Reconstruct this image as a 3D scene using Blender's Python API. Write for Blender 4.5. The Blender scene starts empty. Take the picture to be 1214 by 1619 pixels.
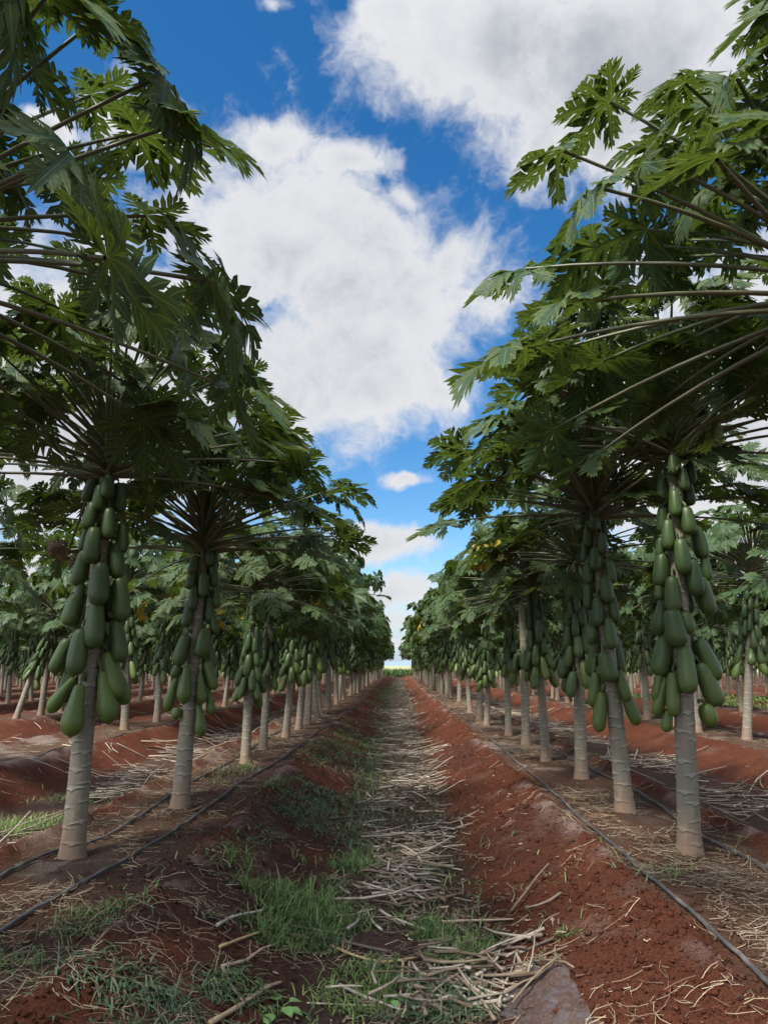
import bpy, math, random
import numpy as np
from mathutils import Vector, Matrix, Euler

R = math.radians
rnd = random.Random(7)
rs = np.random.RandomState(11)
scene = bpy.context.scene
COL = scene.collection

# ------------------------------------------------------------------ camera
F_PX, W_PX, H_PX = 1150.0, 1214.0, 1619.0
CAM_Z = 1.0
PITCH = math.atan((1052 - H_PX / 2) / F_PX)
YAW = math.atan((628 - W_PX / 2) / F_PX)
cam_d = bpy.data.cameras.new('camera')
cam = bpy.data.objects.new('camera', cam_d)
COL.objects.link(cam)
cam.location = (0, 0, CAM_Z)
cam.rotation_euler = (R(90) + PITCH, 0, YAW)
cam_d.sensor_fit = 'VERTICAL'
cam_d.sensor_height = 36
cam_d.lens = 36 * F_PX / H_PX
cam_d.clip_start = 0.05
cam_d.clip_end = 20000
scene.camera = cam
CAM_M = Euler(cam.rotation_euler).to_matrix()

def px_dir(px, py):
    v = CAM_M @ Vector(((px - W_PX / 2) / F_PX, (H_PX / 2 - py) / F_PX, -1.0))
    return v.normalized()

def px_at_y(px, py, Y):
    d = px_dir(px, py)
    t = Y / d.y
    return Vector((d.x * t, Y, CAM_Z + d.z * t))

def px_ground(px, py, z=0.0):
    d = px_dir(px, py)
    t = (z - CAM_Z) / d.z
    return Vector((d.x * t, d.y * t, z))

def to_px(p):
    v = CAM_M.transposed() @ (Vector(p) - Vector((0, 0, CAM_Z)))
    if v.z > -0.01:
        return None
    return (W_PX / 2 + F_PX * v.x / -v.z, H_PX / 2 - F_PX * v.y / -v.z, -v.z)

# ------------------------------------------------------------------ exposure, world, sun
scene.view_settings.view_transform = 'Standard'
scene.view_settings.look = 'None'
scene.view_settings.exposure = 0.80
scene.view_settings.gamma = 1.0
SUN_EL, SUN_AZ = R(54), R(-142)          # azimuth from +Y towards +X
SUN_DIR = Vector((math.sin(SUN_AZ) * math.cos(SUN_EL), math.cos(SUN_AZ) * math.cos(SUN_EL), math.sin(SUN_EL)))
SKY_STRENGTH = 0.1

world = bpy.data.worlds.new('World')
scene.world = world
world.use_nodes = True
wt = world.node_tree
wt.nodes.clear()

class NB:
    """tiny node-expression builder"""
    def __init__(s, nt):
        s.nt = nt
    def n(s, typ, **kw):
        nd = s.nt.nodes.new(typ)
        for k, v in kw.items():
            setattr(nd, k, v)
        return nd
    def put(s, sock, v):
        if isinstance(v, bpy.types.NodeSocket):
            s.nt.links.new(v, sock)
        elif v is not None:
            sock.default_value = v
    def m(s, op, a, b=None, c=None, clamp=False):
        nd = s.n('ShaderNodeMath', operation=op, use_clamp=clamp)
        s.put(nd.inputs[0], a); s.put(nd.inputs[1], b); s.put(nd.inputs[2], c)
        return nd.outputs[0]
    def vm(s, op, a, b=None, scale=None):
        nd = s.n('ShaderNodeVectorMath', operation=op)
        s.put(nd.inputs[0], a)
        if b is not None: s.put(nd.inputs[1], b)
        if scale is not None: s.put(nd.inputs['Scale'], scale)
        return nd.outputs['Value'] if op in ('DOT_PRODUCT', 'LENGTH') else nd.outputs[0]
    def xyz(s, a, b, c):
        nd = s.n('ShaderNodeCombineXYZ')
        for i, v in enumerate((a, b, c)): s.put(nd.inputs[i], v)
        return nd.outputs[0]
    def noise(s, vec, scale, detail=4, rough=0.55, dist=0.0, color=False):
        nd = s.n('ShaderNodeTexNoise')
        s.put(nd.inputs['Vector'], vec)
        nd.inputs['Scale'].default_value = scale
        nd.inputs['Detail'].default_value = detail
        nd.inputs['Roughness'].default_value = rough
        nd.inputs['Distortion'].default_value = dist
        return nd.outputs['Color'] if color else nd.outputs[0]
    def ss(s, v, lo, hi, a=0.0, b=1.0):
        nd = s.n('ShaderNodeMapRange', interpolation_type='SMOOTHSTEP')
        s.put(nd.inputs[0], v)
        for i, x in enumerate((lo, hi, a, b)): s.put(nd.inputs[i + 1], x)
        return nd.outputs[0]
    def mix(s, f, a, b, blend='MIX'):
        nd = s.n('ShaderNodeMix', data_type='RGBA', blend_type=blend)
        s.put(nd.inputs[0], f); s.put(nd.inputs[6], a); s.put(nd.inputs[7], b)
        return nd.outputs[2]

def rgb(r, g, b): return (r, g, b, 1.0)

# cloud banks of the photographed sky: (px, py, rx, ry, weight) -> directions on the sky dome
CLOUDS = [(450, 380, 210, 150, 1.0), (600, 470, 230, 170, 1.0), (725, 410, 130, 110, .8), (590, 600, 170, 110, 1.0),
          (480, 590, 190, 150, .9), (120, 640, 330, 260, 1.0), (1120, 640, 260, 280, 1.0), (430, 235, 110, 55, .75),
          (550, 262, 120, 48, .75), (645, 315, 80, 55, .6), (770, 50, 260, 130, 1.0), (960, 110, 240, 190, 1.1),
          (850, 235, 100, 110, .8), (620, 30, 170, 80, .8), (235, 200, 110, 95, .75), (75, 195, 75, 55, .7),
          (645, 757, 62, 26, .75), (612, 864, 95, 34, .95), (575, 845, 60, 30, .8), (625, 945, 85, 34, .95),
          (600, 985, 110, 30, .8), (640, 1020, 90, 18, .6), (60, 900, 260, 60, .9), (1180, 860, 260, 60, .9), (430, 12, 60, 30, .5)]

def cloud_density(b, vec, fine=True):
    """smooth maximum of the banks, plus turbulence that eats their edges"""
    warp = b.vm('SUBTRACT', b.noise(vec, 5.0, 5, .6, color=True), (.5, .5, .5))
    v = b.vm('ADD', vec, b.vm('SCALE', warp, scale=0.10))
    dens = None
    for (px, py, rx, ry, w) in CLOUDS:
        c = px_dir(px, py)
        t1 = (px_dir(px + 5, py) - px_dir(px - 5, py)) / 10
        t2 = (px_dir(px, py - 5) - px_dir(px, py + 5)) / 10
        ax = t1.normalized() / (t1.length * rx)
        ay = t2.normalized() / (t2.length * ry)
        q = b.xyz(b.vm('DOT_PRODUCT', v, tuple(ax)), b.vm('DOT_PRODUCT', v, tuple(ay)),
                  b.m('MAXIMUM', b.vm('DOT_PRODUCT', v, tuple(c * -30.0)), 0.0))
        k = b.m('SUBTRACT', w, b.m('MULTIPLY', b.vm('LENGTH', q), .84))
        dens = k if dens is None else b.m('SMOOTH_MAX', dens, k, .12)
    # the rest of the sky: broken cloud on a flat layer
    sep = b.n('ShaderNodeSeparateXYZ'); b.put(sep.inputs[0], vec)
    zz = b.m('ADD', b.m('MAXIMUM', sep.outputs[2], 0.0), .12)
    flat = b.xyz(b.m('DIVIDE', sep.outputs[0], zz), b.m('DIVIDE', sep.outputs[1], zz), 0.0)
    rest = b.m('MULTIPLY', b.m('SUBTRACT', b.noise(flat, 1.3, 3, .5), .44), 3.0)
    away = b.ss(b.vm('DOT_PRODUCT', vec, tuple(px_dir(607, 700))), .86, .70)
    rest = b.m('SUBTRACT', rest, b.m('MULTIPLY', b.m('SUBTRACT', 1.0, away), 3.0))
    dens = b.m('MAXIMUM', dens, rest)
    if fine:
        f1 = b.m('SUBTRACT', b.noise(v, 7.0, 9, .62, .3), .5)
        f2 = b.m('SUBTRACT', b.noise(v, 22.0, 6, .6, .2), .5)
        dens = b.m('ADD', dens, b.m('ADD', b.m('MULTIPLY', f1, 1.75), b.m('MULTIPLY', f2, .75)))
    return dens

b = NB(wt)
geo = b.n('ShaderNodeTexCoord').outputs['Generated']
dirv = b.vm('NORMALIZE', geo)
sky = b.n('ShaderNodeTexSky', sky_type='NISHITA')
sky.sun_disc = False
sky.sun_elevation = SUN_EL
sky.sun_rotation = SUN_AZ
sky.air_density = 1.0; sky.dust_density = .4; sky.ozone_density = 2.0
hs = b.n('ShaderNodeHueSaturation'); hs.inputs['Saturation'].default_value = 1.38; hs.inputs['Value'].default_value = .98
b.put(hs.inputs['Color'], sky.outputs[0])
sepd = b.n('ShaderNodeSeparateXYZ'); b.put(sepd.inputs[0], dirv)
pale = b.ss(sepd.outputs[2], .16, -.01, 0, .9)
skyblue = b.mix(pale, hs.outputs[0], rgb(3.0, 3.7, 4.6))
den = cloud_density(b, dirv)
alpha = b.m('POWER', b.ss(den, -.09, .50), 1.0)
thick = b.ss(den, .25, 1.15)
lowf = b.noise(dirv, 4.5, 5, .55, .4)
hif = b.noise(dirv, 16.0, 6, .55)
lit = b.m('ADD', b.m('MULTIPLY', b.ss(lowf, .40, .62), .7), b.m('MULTIPLY', b.ss(hif, .3, .7), .3), clamp=True)
grey = rgb(2.4, 2.6, 2.95)
white = rgb(4.55, 4.62, 4.78)
cloudc = b.mix(b.m('SUBTRACT', 1.0, b.m('MULTIPLY', thick, b.m('SUBTRACT', 1.0, lit))), grey, white)
# unseen cloud round the (veiled) sun behind the camera, boosted as added fill light
fill_glow = b.m('ADD', 1.0, b.m('MULTIPLY', b.m('POWER', b.m('MAXIMUM', b.vm('DOT_PRODUCT', dirv, tuple(SUN_DIR)), 0.0), 4.0), 9.0))
cloudc = b.vm('SCALE', cloudc, scale=fill_glow)
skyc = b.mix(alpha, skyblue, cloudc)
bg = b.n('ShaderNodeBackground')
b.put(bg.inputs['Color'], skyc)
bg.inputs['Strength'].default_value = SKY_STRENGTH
wo = b.n('ShaderNodeOutputWorld')
wt.links.new(bg.outputs[0], wo.inputs[0])

sun_d = bpy.data.lights.new('sun', 'SUN')
sun_d.energy = 3.9
sun_d.angle = R(9)
sun_d.color = (1.0, .95, .88)
sun = bpy.data.objects.new('sun', sun_d)
COL.objects.link(sun)
sun.rotation_euler = (-SUN_DIR).to_track_quat('-Z', 'Y').to_euler()

# ------------------------------------------------------------------ helpers
def tag(o, label=None, cat=None, group=None, kind=None):
    if label: o['label'] = label
    if cat: o['category'] = cat
    if group: o['group'] = group
    if kind: o['kind'] = kind
    return o

def link(name, mesh, parent=None):
    o = bpy.data.objects.new(name, mesh)
    COL.objects.link(o)
    if parent: o.parent = parent
    return o

def np_mesh(name, V, quads=None, tris=None, mats=(), qm=None, tm=None, qu=None, tu=None, vcol=None, smooth=True):
    V = np.asarray(V, dtype=np.float32).reshape(-1, 3)
    quads = np.zeros((0, 4), np.int32) if quads is None else np.asarray(quads, np.int32).reshape(-1, 4)
    tris = np.zeros((0, 3), np.int32) if tris is None else np.asarray(tris, np.int32).reshape(-1, 3)
    me = bpy.data.meshes.new(name)
    nq, nt = len(quads), len(tris)
    me.vertices.add(len(V)); me.vertices.foreach_set('co', V.ravel())
    me.loops.add(nq * 4 + nt * 3)
    me.loops.foreach_set('vertex_index', np.concatenate([quads.ravel(), tris.ravel()]).astype(np.int32))
    me.polygons.add(nq + nt)
    me.polygons.foreach_set('loop_start', np.concatenate([np.arange(nq) * 4, nq * 4 + np.arange(nt) * 3]).astype(np.int32))
    if smooth: me.polygons.foreach_set('use_smooth', np.ones(nq + nt, bool))
    for m in mats: me.materials.append(m)
    if qm is not None or tm is not None:
        a = np.zeros(nq, np.int32) if qm is None else np.asarray(qm, np.int32)
        c = np.zeros(nt, np.int32) if tm is None else np.asarray(tm, np.int32)
        me.polygons.foreach_set('material_index', np.concatenate([a, c]))
    if qu is not None or tu is not None:
        u = me.uv_layers.new(name='UVMap')
        a = np.zeros((nq * 4, 2)) if qu is None else np.asarray(qu).reshape(-1, 2)
        c = np.zeros((nt * 3, 2)) if tu is None else np.asarray(tu).reshape(-1, 2)
        u.data.foreach_set('uv', np.concatenate([a, c]).astype(np.float32).ravel())
    me.update(calc_edges=True)
    if vcol is not None:
        ca = me.color_attributes.new('col', 'FLOAT_COLOR', 'POINT')
        vc = np.concatenate([np.asarray(vcol, np.float32), np.ones((len(V), 1), np.float32)], axis=1)
        ca.data.foreach_set('color', vc.ravel())
    me.validate()
    return me

class Acc:
    """collects pieces into one mesh"""
    def __init__(s):
        s.V, s.Q, s.T, s.QU, s.TU, s.QM, s.TM, s.n = [], [], [], [], [], [], [], 0
    def add(s, V, Q=None, T=None, mat=0, QU=None, TU=None):
        V = np.asarray(V, np.float32).reshape(-1, 3)
        if Q is not None and len(Q):
            Q = np.asarray(Q, np.int32); s.Q.append(Q + s.n); s.QM.append(np.full(len(Q), mat))
            s.QU.append(np.zeros((len(Q), 4, 2)) if QU is None else QU)
        if T is not None and len(T):
            T = np.asarray(T, np.int32); s.T.append(T + s.n); s.TM.append(np.full(len(T), mat))
            s.TU.append(np.zeros((len(T), 3, 2)) if TU is None else TU)
        s.V.append(V); s.n += len(V)
    def arrays(s):
        z = lambda L, d: np.concatenate(L) if L else np.zeros(d)
        return (z(s.V, (0, 3)), z(s.Q, (0, 4)), z(s.T, (0, 3)), z(s.QM, (0,)), z(s.TM, (0,)), z(s.QU, (0, 4, 2)), z(s.TU, (0, 3, 2)))
    def mesh(s, name, mats):
        V, Q, T, qm, tm, qu, tu = s.arrays()
        return np_mesh(name, V, Q, T, mats, qm, tm, qu, tu)

def tube(P, rad, sides=6, caps=True):
    """tube along polyline P (n,3) with radii rad (n) -> V,Q,T"""
    P = np.asarray(P, float); n = len(P)
    rad = np.broadcast_to(np.asarray(rad, float), (n,))
    t = np.gradient(P, axis=0); t /= np.linalg.norm(t, axis=1)[:, None] + 1e-9
    ref = np.array([0, 0, 1.0]) if abs(t[:, 2]).mean() < .8 else np.array([1.0, 0, 0])
    a = np.cross(t, ref); a /= np.linalg.norm(a, axis=1)[:, None] + 1e-9
    c = np.cross(t, a)
    th = np.arange(sides) / sides * 2 * np.pi
    V = P[:, None] + rad[:, None, None] * (np.cos(th)[None, :, None] * a[:, None] + np.sin(th)[None, :, None] * c[:, None])
    V = V.reshape(-1, 3)
    i = np.arange(n - 1)[:, None] * sides; j = np.arange(sides)[None]; k = (j + 1) % sides
    Q = np.stack([i + j, i + k, i + sides + k, i + sides + j], -1).reshape(-1, 4)
    T = None
    if caps:
        V = np.concatenate([V, P[:1], P[-1:]])
        j = np.arange(sides); k = (j + 1) % sides
        T = np.concatenate([np.stack([k, j, np.full(sides, n * sides)], -1),
                            np.stack([(n - 1) * sides + j, (n - 1) * sides + k, np.full(sides, n * sides + 1)], -1)])
    return V, Q, T

def vnoise(x, y, seed=0):
    x = np.asarray(x, float); y = np.asarray(y, float)
    xi = np.floor(x).astype(np.int64); yi = np.floor(y).astype(np.int64)
    fx = x - xi; fy = y - yi
    fx = fx * fx * (3 - 2 * fx); fy = fy * fy * (3 - 2 * fy)
    def h(a, c):
        n = (a * 374761393 + c * 668265263 + seed * 982451653) & 0xffffffff
        n = ((n ^ (n >> 13)) * 1274126177) & 0xffffffff
        return ((n ^ (n >> 16)) & 0xffff) / 65535.0
    return (h(xi, yi) * (1 - fx) + h(xi + 1, yi) * fx) * (1 - fy) + (h(xi, yi + 1) * (1 - fx) + h(xi + 1, yi + 1) * fx) * fy

def fbm(x, y, oct=4, seed=0, gain=.5):
    s, a, tot = 0, 1.0, 0
    for i in range(oct):
        s = s + a * (vnoise(x * 2 ** i + 17.3 * i, y * 2 ** i - 9.1 * i, seed + i) - .5); tot += a; a *= gain
    return s / tot * 2

def sstep(x, a, c):
    t = np.clip((x - a) / (c - a), 0, 1)
    return t * t * (3 - 2 * t)

# ------------------------------------------------------------------ materials
def mat(name):
    m = bpy.data.materials.new(name); m.use_nodes = True
    m.node_tree.nodes.clear()
    b = NB(m.node_tree)
    out = b.n('ShaderNodeOutputMaterial')
    p = b.n('ShaderNodeBsdfPrincipled')
    m.node_tree.links.new(p.outputs[0], out.inputs[0])
    return m, b, p, out

def bump(b, p, h, strength, dist):
    n = b.n('ShaderNodeBump'); n.inputs['Strength'].default_value = strength; n.inputs['Distance'].default_value = dist
    b.put(n.inputs['Height'], h); b.put(p.inputs['Normal'], n.outputs[0])

def leaf_material(name, tops, under, vein, trans, trans_amt=.3):
    m, b, p, out = mat(name)
    uv = b.n('ShaderNodeUVMap').outputs[0]
    sp = b.n('ShaderNodeSeparateXYZ'); b.put(sp.inputs[0], uv)
    oi = b.n('ShaderNodeObjectInfo').outputs['Random']
    tc = b.n('ShaderNodeTexCoord').outputs['Object']
    ran = b.m('FRACT', b.m('ADD', sp.outputs[1], b.m('MULTIPLY', oi, .37)))
    top = b.mix(ran, tops[0], tops[1])
    nz = b.noise(tc, 9.0, 4, .6)
    top = b.mix(b.ss(nz, .35, .7, 0, .55), top, tops[2])
    und = b.mix(ran, under, tuple(c * .75 for c in under[:3]) + (1,))
    back = b.n('ShaderNodeNewGeometry').outputs['Backfacing']
    col = b.mix(back, top, und)
    vm_ = b.ss(sp.outputs[0], .11, .035, 0, .8)
    col = b.mix(vm_, col, vein)
    spots = b.ss(b.noise(tc, 38.0, 2, .5), .71, .76, 0, .5)
    col = b.mix(spots, col, rgb(.16, .15, .045))
    b.put(p.inputs['Base Color'], col)
    b.put(p.inputs['Roughness'], b.m('ADD', b.m('MULTIPLY', back, .2), .42))
    p.inputs['Specular IOR Level'].default_value = .22
    bump(b, p, b.m('ADD', b.noise(tc, 60, 3, .5), b.m('MULTIPLY', vm_, -.8)), .35, .01)
    tr = b.n('ShaderNodeBsdfTranslucent'); b.put(tr.inputs[0], b.mix(vm_, trans, rgb(.25, .3, .06)))
    mx = b.n('ShaderNodeMixShader'); mx.inputs[0].default_value = trans_amt
    m.node_tree.links.new(p.outputs[0], mx.inputs[1]); m.node_tree.links.new(tr.outputs[0], mx.inputs[2])
    m.node_tree.links.new(mx.outputs[0], out.inputs[0])
    return m

M_LEAF = leaf_material('papaya_leaf', (rgb(.024, .056, .023), rgb(.038, .078, .026), rgb(.024, .048, .028)),
                       rgb(.055, .088, .026), rgb(.15, .175, .065), rgb(.085, .135, .014), .26)
M_YELLOW = leaf_material('yellowing_leaf', (rgb(.55, .40, .04), rgb(.42, .36, .05), rgb(.28, .27, .04)),
                         rgb(.35, .26, .05), rgb(.35, .3, .1), rgb(.45, .32, .03), .35)

m, b, p, out = mat('petiole'); M_PET = m
tc = b.n('ShaderNodeTexCoord').outputs['Object']
oi = b.n('ShaderNodeUVMap').outputs[0]
sp = b.n('ShaderNodeSeparateXYZ'); b.put(sp.inputs[0], oi)
c = b.mix(sp.outputs[1], rgb(.085, .115, .042), rgb(.090, .085, .048))
c = b.mix(b.ss(b.noise(tc, 14, 3), .4, .7, 0, .5), c, rgb(.12, .13, .06))
b.put(p.inputs['Base Color'], c); p.inputs['Roughness'].default_value = .5

m, b, p, out = mat('withered_leaf'); M_DEAD = m
tc = b.n('ShaderNodeTexCoord').outputs['Object']
b.put(p.inputs['Base Color'], b.mix(b.noise(tc, 20, 3), rgb(.05, .03, .018), rgb(.16, .10, .05))); p.inputs['Roughness'].default_value = .8

def trunk_mat():
    m, b, p, out = mat('papaya_trunk')
    tc = b.n('ShaderNodeTexCoord').outputs['Object']
    sp = b.n('ShaderNodeSeparateXYZ'); b.put(sp.inputs[0], tc)
    z = sp.outputs[2]
    st = b.n('ShaderNodeMapping'); b.put(st.inputs[0], tc); st.inputs['Scale'].default_value = (1, 1, .25)
    n1 = b.noise(st.outputs[0], 30, 5, .65)
    n2 = b.noise(tc, 7, 3, .5)
    c = b.mix(n1, rgb(.11, .095, .066), rgb(.31, .275, .20))
    c = b.mix(b.ss(n2, .4, .7, 0, .45), c, rgb(.23, .21, .145))
    pores = b.ss(b.noise(tc, 120, 2, .5), .64, .70, 0, .65)
    c = b.mix(pores, c, rgb(.11, .10, .075))
    at = b.n('ShaderNodeAttribute', attribute_name='col').outputs['Color']
    sc = b.n('ShaderNodeSeparateColor'); b.put(sc.inputs[0], at)
    c = b.mix(b.m('MULTIPLY', sc.outputs[0], .8), c, rgb(.47, .44, .36))
    c = b.mix(b.m('MULTIPLY', sc.outputs[1], .85), c, rgb(.07, .055, .04))
    green = b.ss(z, 1.1, 2.1, 0, .8)
    c = b.mix(green, c, rgb(.10, .115, .055))
    dirt = b.ss(b.m('ADD', z, b.m('MULTIPLY', b.m('SUBTRACT', n1, .5), .25)), .30, .0, 0, .62)
    c = b.mix(dirt, c, rgb(.21, .105, .06))
    b.put(p.inputs['Base Color'], c); p.inputs['Roughness'].default_value = .8
    bump(b, p, b.m('ADD', n1, b.m('MULTIPLY', pores, -.6)), .5, .006)
    return m
M_TRUNK = trunk_mat()

def fruit_mat(name, a, c_):
    m, b, p, out = mat(name)
    tc = b.n('ShaderNodeTexCoord').outputs['Object']
    sp = b.n('ShaderNodeSeparateXYZ'); b.put(sp.inputs[0], tc)
    oi = b.n('ShaderNodeObjectInfo').outputs['Random']
    st = b.n('ShaderNodeMapping'); b.put(st.inputs[0], tc); st.inputs['Scale'].default_value = (1, 1, .3)
    f = b.m('ADD', b.m('MULTIPLY', b.noise(st.outputs[0], 5, 4), .55), b.m('MULTIPLY', oi, .45))
    c = b.mix(f, a, c_)
    c = b.mix(b.ss(b.noise(tc, 26, 3, .6), .55, .75, 0, .35), c, tuple(x * .6 for x in a[:3]) + (1,))
    s2 = b.n('ShaderNodeMapping'); b.put(s2.inputs[0], tc); s2.inputs['Scale'].default_value = (1, 1, .06)
    c = b.mix(b.ss(b.noise(s2.outputs[0], 24, 3, .5), .64, .72, 0, .22), c, rgb(.20, .22, .15))
    sc = b.ss(b.noise(tc, 60, 2, .5), .70, .74, 0, .4)
    c = b.mix(sc, c, rgb(.15, .16, .09))
    b.put(p.inputs['Base Color'], c); p.inputs['Roughness'].default_value = .40
    p.inputs['Specular IOR Level'].default_value = .42
    bump(b, p, b.noise(tc, 30, 4, .6), .12, .02)
    return m
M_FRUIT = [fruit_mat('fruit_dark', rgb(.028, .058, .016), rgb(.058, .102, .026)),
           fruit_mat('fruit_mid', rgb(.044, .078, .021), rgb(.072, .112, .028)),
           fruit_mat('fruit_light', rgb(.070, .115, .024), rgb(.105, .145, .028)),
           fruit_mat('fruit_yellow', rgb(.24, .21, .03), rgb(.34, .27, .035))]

def vcol_mat(name, rough=.8, noise=0.35, trans=0):
    m, b, p, out = mat(name)
    at = b.n('ShaderNodeAttribute', attribute_name='col').outputs['Color']
    tc = b.n('ShaderNodeTexCoord').outputs['Object']
    f = b.m('ADD', b.m('MULTIPLY', b.noise(tc, 40, 4, .6), noise * 2), 1 - noise)
    c = b.vm('SCALE', at, scale=f)
    b.put(p.inputs['Base Color'], c); p.inputs['Roughness'].default_value = rough
    p.inputs['Specular IOR Level'].default_value = .25
    if trans:
        tr = b.n('ShaderNodeBsdfTranslucent'); b.put(tr.inputs[0], c)
        mx = b.n('ShaderNodeMixShader'); mx.inputs[0].default_value = trans
        m.node_tree.links.new(p.outputs[0], mx.inputs[1]); m.node_tree.links.new(tr.outputs[0], mx.inputs[2])
        m.node_tree.links.new(mx.outputs[0], out.inputs[0])
    return m
M_GRASS = vcol_mat('grass_blades', .55, .2, .25)
M_STALK = vcol_mat('dry_stalk', .8, .45)

def soil_mat():
    m, b, p, out = mat('red_soil')
    at = b.n('ShaderNodeAttribute', attribute_name='col').outputs['Color']
    tc = b.n('ShaderNodeTexCoord').outputs['Object']
    n1 = b.noise(tc, 6, 6, .65); n2 = b.noise(tc, 45, 6, .7); n3 = b.noise(tc, 130, 4, .65)
    f = b.m('ADD', b.m('MULTIPLY', n1, .8), b.m('ADD', b.m('ADD', b.m('MULTIPLY', n2, 1.7), b.m('MULTIPLY', n3, 1.5)), -.80))
    c = b.vm('SCALE', at, scale=f)
    c = b.mix(b.ss(n3, .64, .72, 0, .5), c, rgb(.20, .11, .07))
    b.put(p.inputs['Base Color'], c); p.inputs['Roughness'].default_value = .95
    p.inputs['Specular IOR Level'].default_value = .15
    bump(b, p, b.m('ADD', n2, b.m('MULTIPLY', n3, .5)), 1.0, .06)
    return m
M_SOIL = soil_mat()

m, b, p, out = mat('black_hose'); M_HOSE = m
tc = b.n('ShaderNodeTexCoord').outputs['Object']
c = b.mix(b.ss(b.noise(tc, 9, 4), .4, .7, 0, .8), rgb(.05, .048, .05), rgb(.16, .14, .13))
b.put(p.inputs['Base Color'], c); p.inputs['Roughness'].default_value = .45

m, b, p, out = mat('silver_plastic'); M_PLASTIC = m
tc = b.n('ShaderNodeTexCoord').outputs['Object']
c = b.mix(b.ss(b.noise(tc, 12, 7, .7), .38, .50), rgb(.060, .052, .057), rgb(.045, .026, .019))
c = b.mix(b.ss(b.noise(tc, 90, 3, .6), .48, .6, 0, .75), c, rgb(.09, .055, .045))
b.put(p.inputs['Base Color'], c); p.inputs['Roughness'].default_value = .6
bump(b, p, b.noise(tc, 40, 5, .6), .5, .01)

# ------------------------------------------------------------------ ground profile
ROWS_L = [-1.57, -4.35, -7.4] + [-7.4 - 3.05 * k for k in range(1, 12)]
ROWS_R = [1.57, 4.68, 7.75] + [7.75 + 3.05 * k for k in range(1, 12)]
ROWS = sorted(ROWS_L + ROWS_R)
ROWS_A = np.array(ROWS)
ROW_END = 74.0

def row_info(x):
    """half gap, distance from the furrow centre, side of it"""
    i = np.clip(np.searchsorted(ROWS_A, x), 1, len(ROWS_A) - 1)
    a, c = ROWS_A[i - 1], ROWS_A[i]
    ctr = (a + c) / 2
    return (c - a) / 2, np.abs(x - ctr), x - ctr

def gz(x, y):
    x = np.asarray(x, float); y = np.asarray(y, float)
    inside = (x > ROWS[0] - 1.5) & (x < ROWS[-1] + 1.5)
    xx = x + .07 * fbm(x * 0 + np.floor(x / 3), y * .8, 3, 5) + .03 * fbm(x * 1.5, y * 2.5, 3, 9)
    g, s, sd = row_info(xx)
    e = g - .52
    t_ = np.clip((s - .40) / (e - .40), 0, 1)
    z = -.24 + .285 * t_ ** 1.1
    z = z - .045 * sstep(s, e - .01, e + .10)
    slope = sstep(s, .36, .55) * (1 - sstep(s, e, e + .2))
    fade = np.clip(18 / (np.abs(y) + 6), .25, 1)
    z = z + .022 * fbm(x * 1.7, y * 1.1, 3, 1) * (.5 + slope) * fade
    z = z + .024 * fbm(x * 7, y * 7, 4, 2, .6) * (.55 + .9 * slope) * fade
    z = z + .016 * np.abs(fbm(x * 24, y * 24, 3, 3, .6)) * (.5 + slope) * fade
    end = sstep(y, ROW_END + .5, ROW_END + 3)
    z = np.where(inside, z, -.05)
    return z * (1 - end) + (-.05 + .02 * fbm(x * .3, y * .3, 3, 4)) * end

def hit(px, py):
    d = px_dir(px, py); t = .3
    o = np.array([0, 0, CAM_Z]); d = np.array(d)
    while t < 90:
        p = o + d * t
        if p[2] < float(gz(p[0], p[1])): break
        t += .01
    return o + d * t

def lerp(a, c, w): return a * (1 - w)[..., None] + np.array(c) * w[..., None]

def ground_colour(x, y):
    g, s, sd = row_info(x)
    e = g - .52
    col = np.zeros(x.shape + (3,)) + np.array([.110, .034, .0165])
    n1 = fbm(x * 1.3, y * 1.3, 4, 21); n2 = fbm(x * 5, y * 5, 4, 22); n3 = fbm(x * .5, y * .5, 3, 23)
    col = lerp(col, [.138, .047, .024], sstep(n3, -.1, .4) * .8)
    col = lerp(col, [.075, .027, .017], sstep(n1 + .5 * n2, .0, .45) * .75)
    floor = 1 - sstep(s + .1 * n1, .32, .52)
    col = lerp(col, [.075, .052, .040], floor * .8)
    bed = sstep(s + .12 * n1, e - .02, e + .16)
    col = lerp(col, [.108, .068, .044], bed * (.62 + .35 * sstep(n2, -.2, .3)))
    col = lerp(col, [.31, .24, .20], bed * sstep(n1 + .6 * n2, .22, .5) * .6)
    # darker left shoulder of the middle furrow, broken up by noise
    left = ((x < -.35) & (x > -1.7)).astype(float) * sstep(n1 + .4 * n2 + .25 * sstep(9 - y, -3, 5), -.1, .35)
    col = lerp(col, [.068, .036, .027], left * .75)
    # pale crust along the bed edge
    edge = np.exp(-((s - e) / .07) ** 2) * sstep(n2 + n1, .05, .5)
    col = lerp(col, [.33, .235, .20], edge * .6)
    n4 = fbm(x * 2.3 + 7, y * 2.3, 5, 27, .6)
    col = lerp(col, [.17, .11, .082], sstep(s, .55, .8) * sstep(n4, .22, .42) * .4)
    far = sstep(y, ROW_END + 1, ROW_END + 3)
    col = lerp(col, [.10, .13, .045], far)
    far2 = sstep(y, 110, 125)
    col = lerp(col, [.25, .26, .13], far2 * .9)
    return col

def axis(segs):
    out = [np.arange(a, c, st) for (a, c, st) in segs]
    return np.unique(np.concatenate(out))

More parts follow.
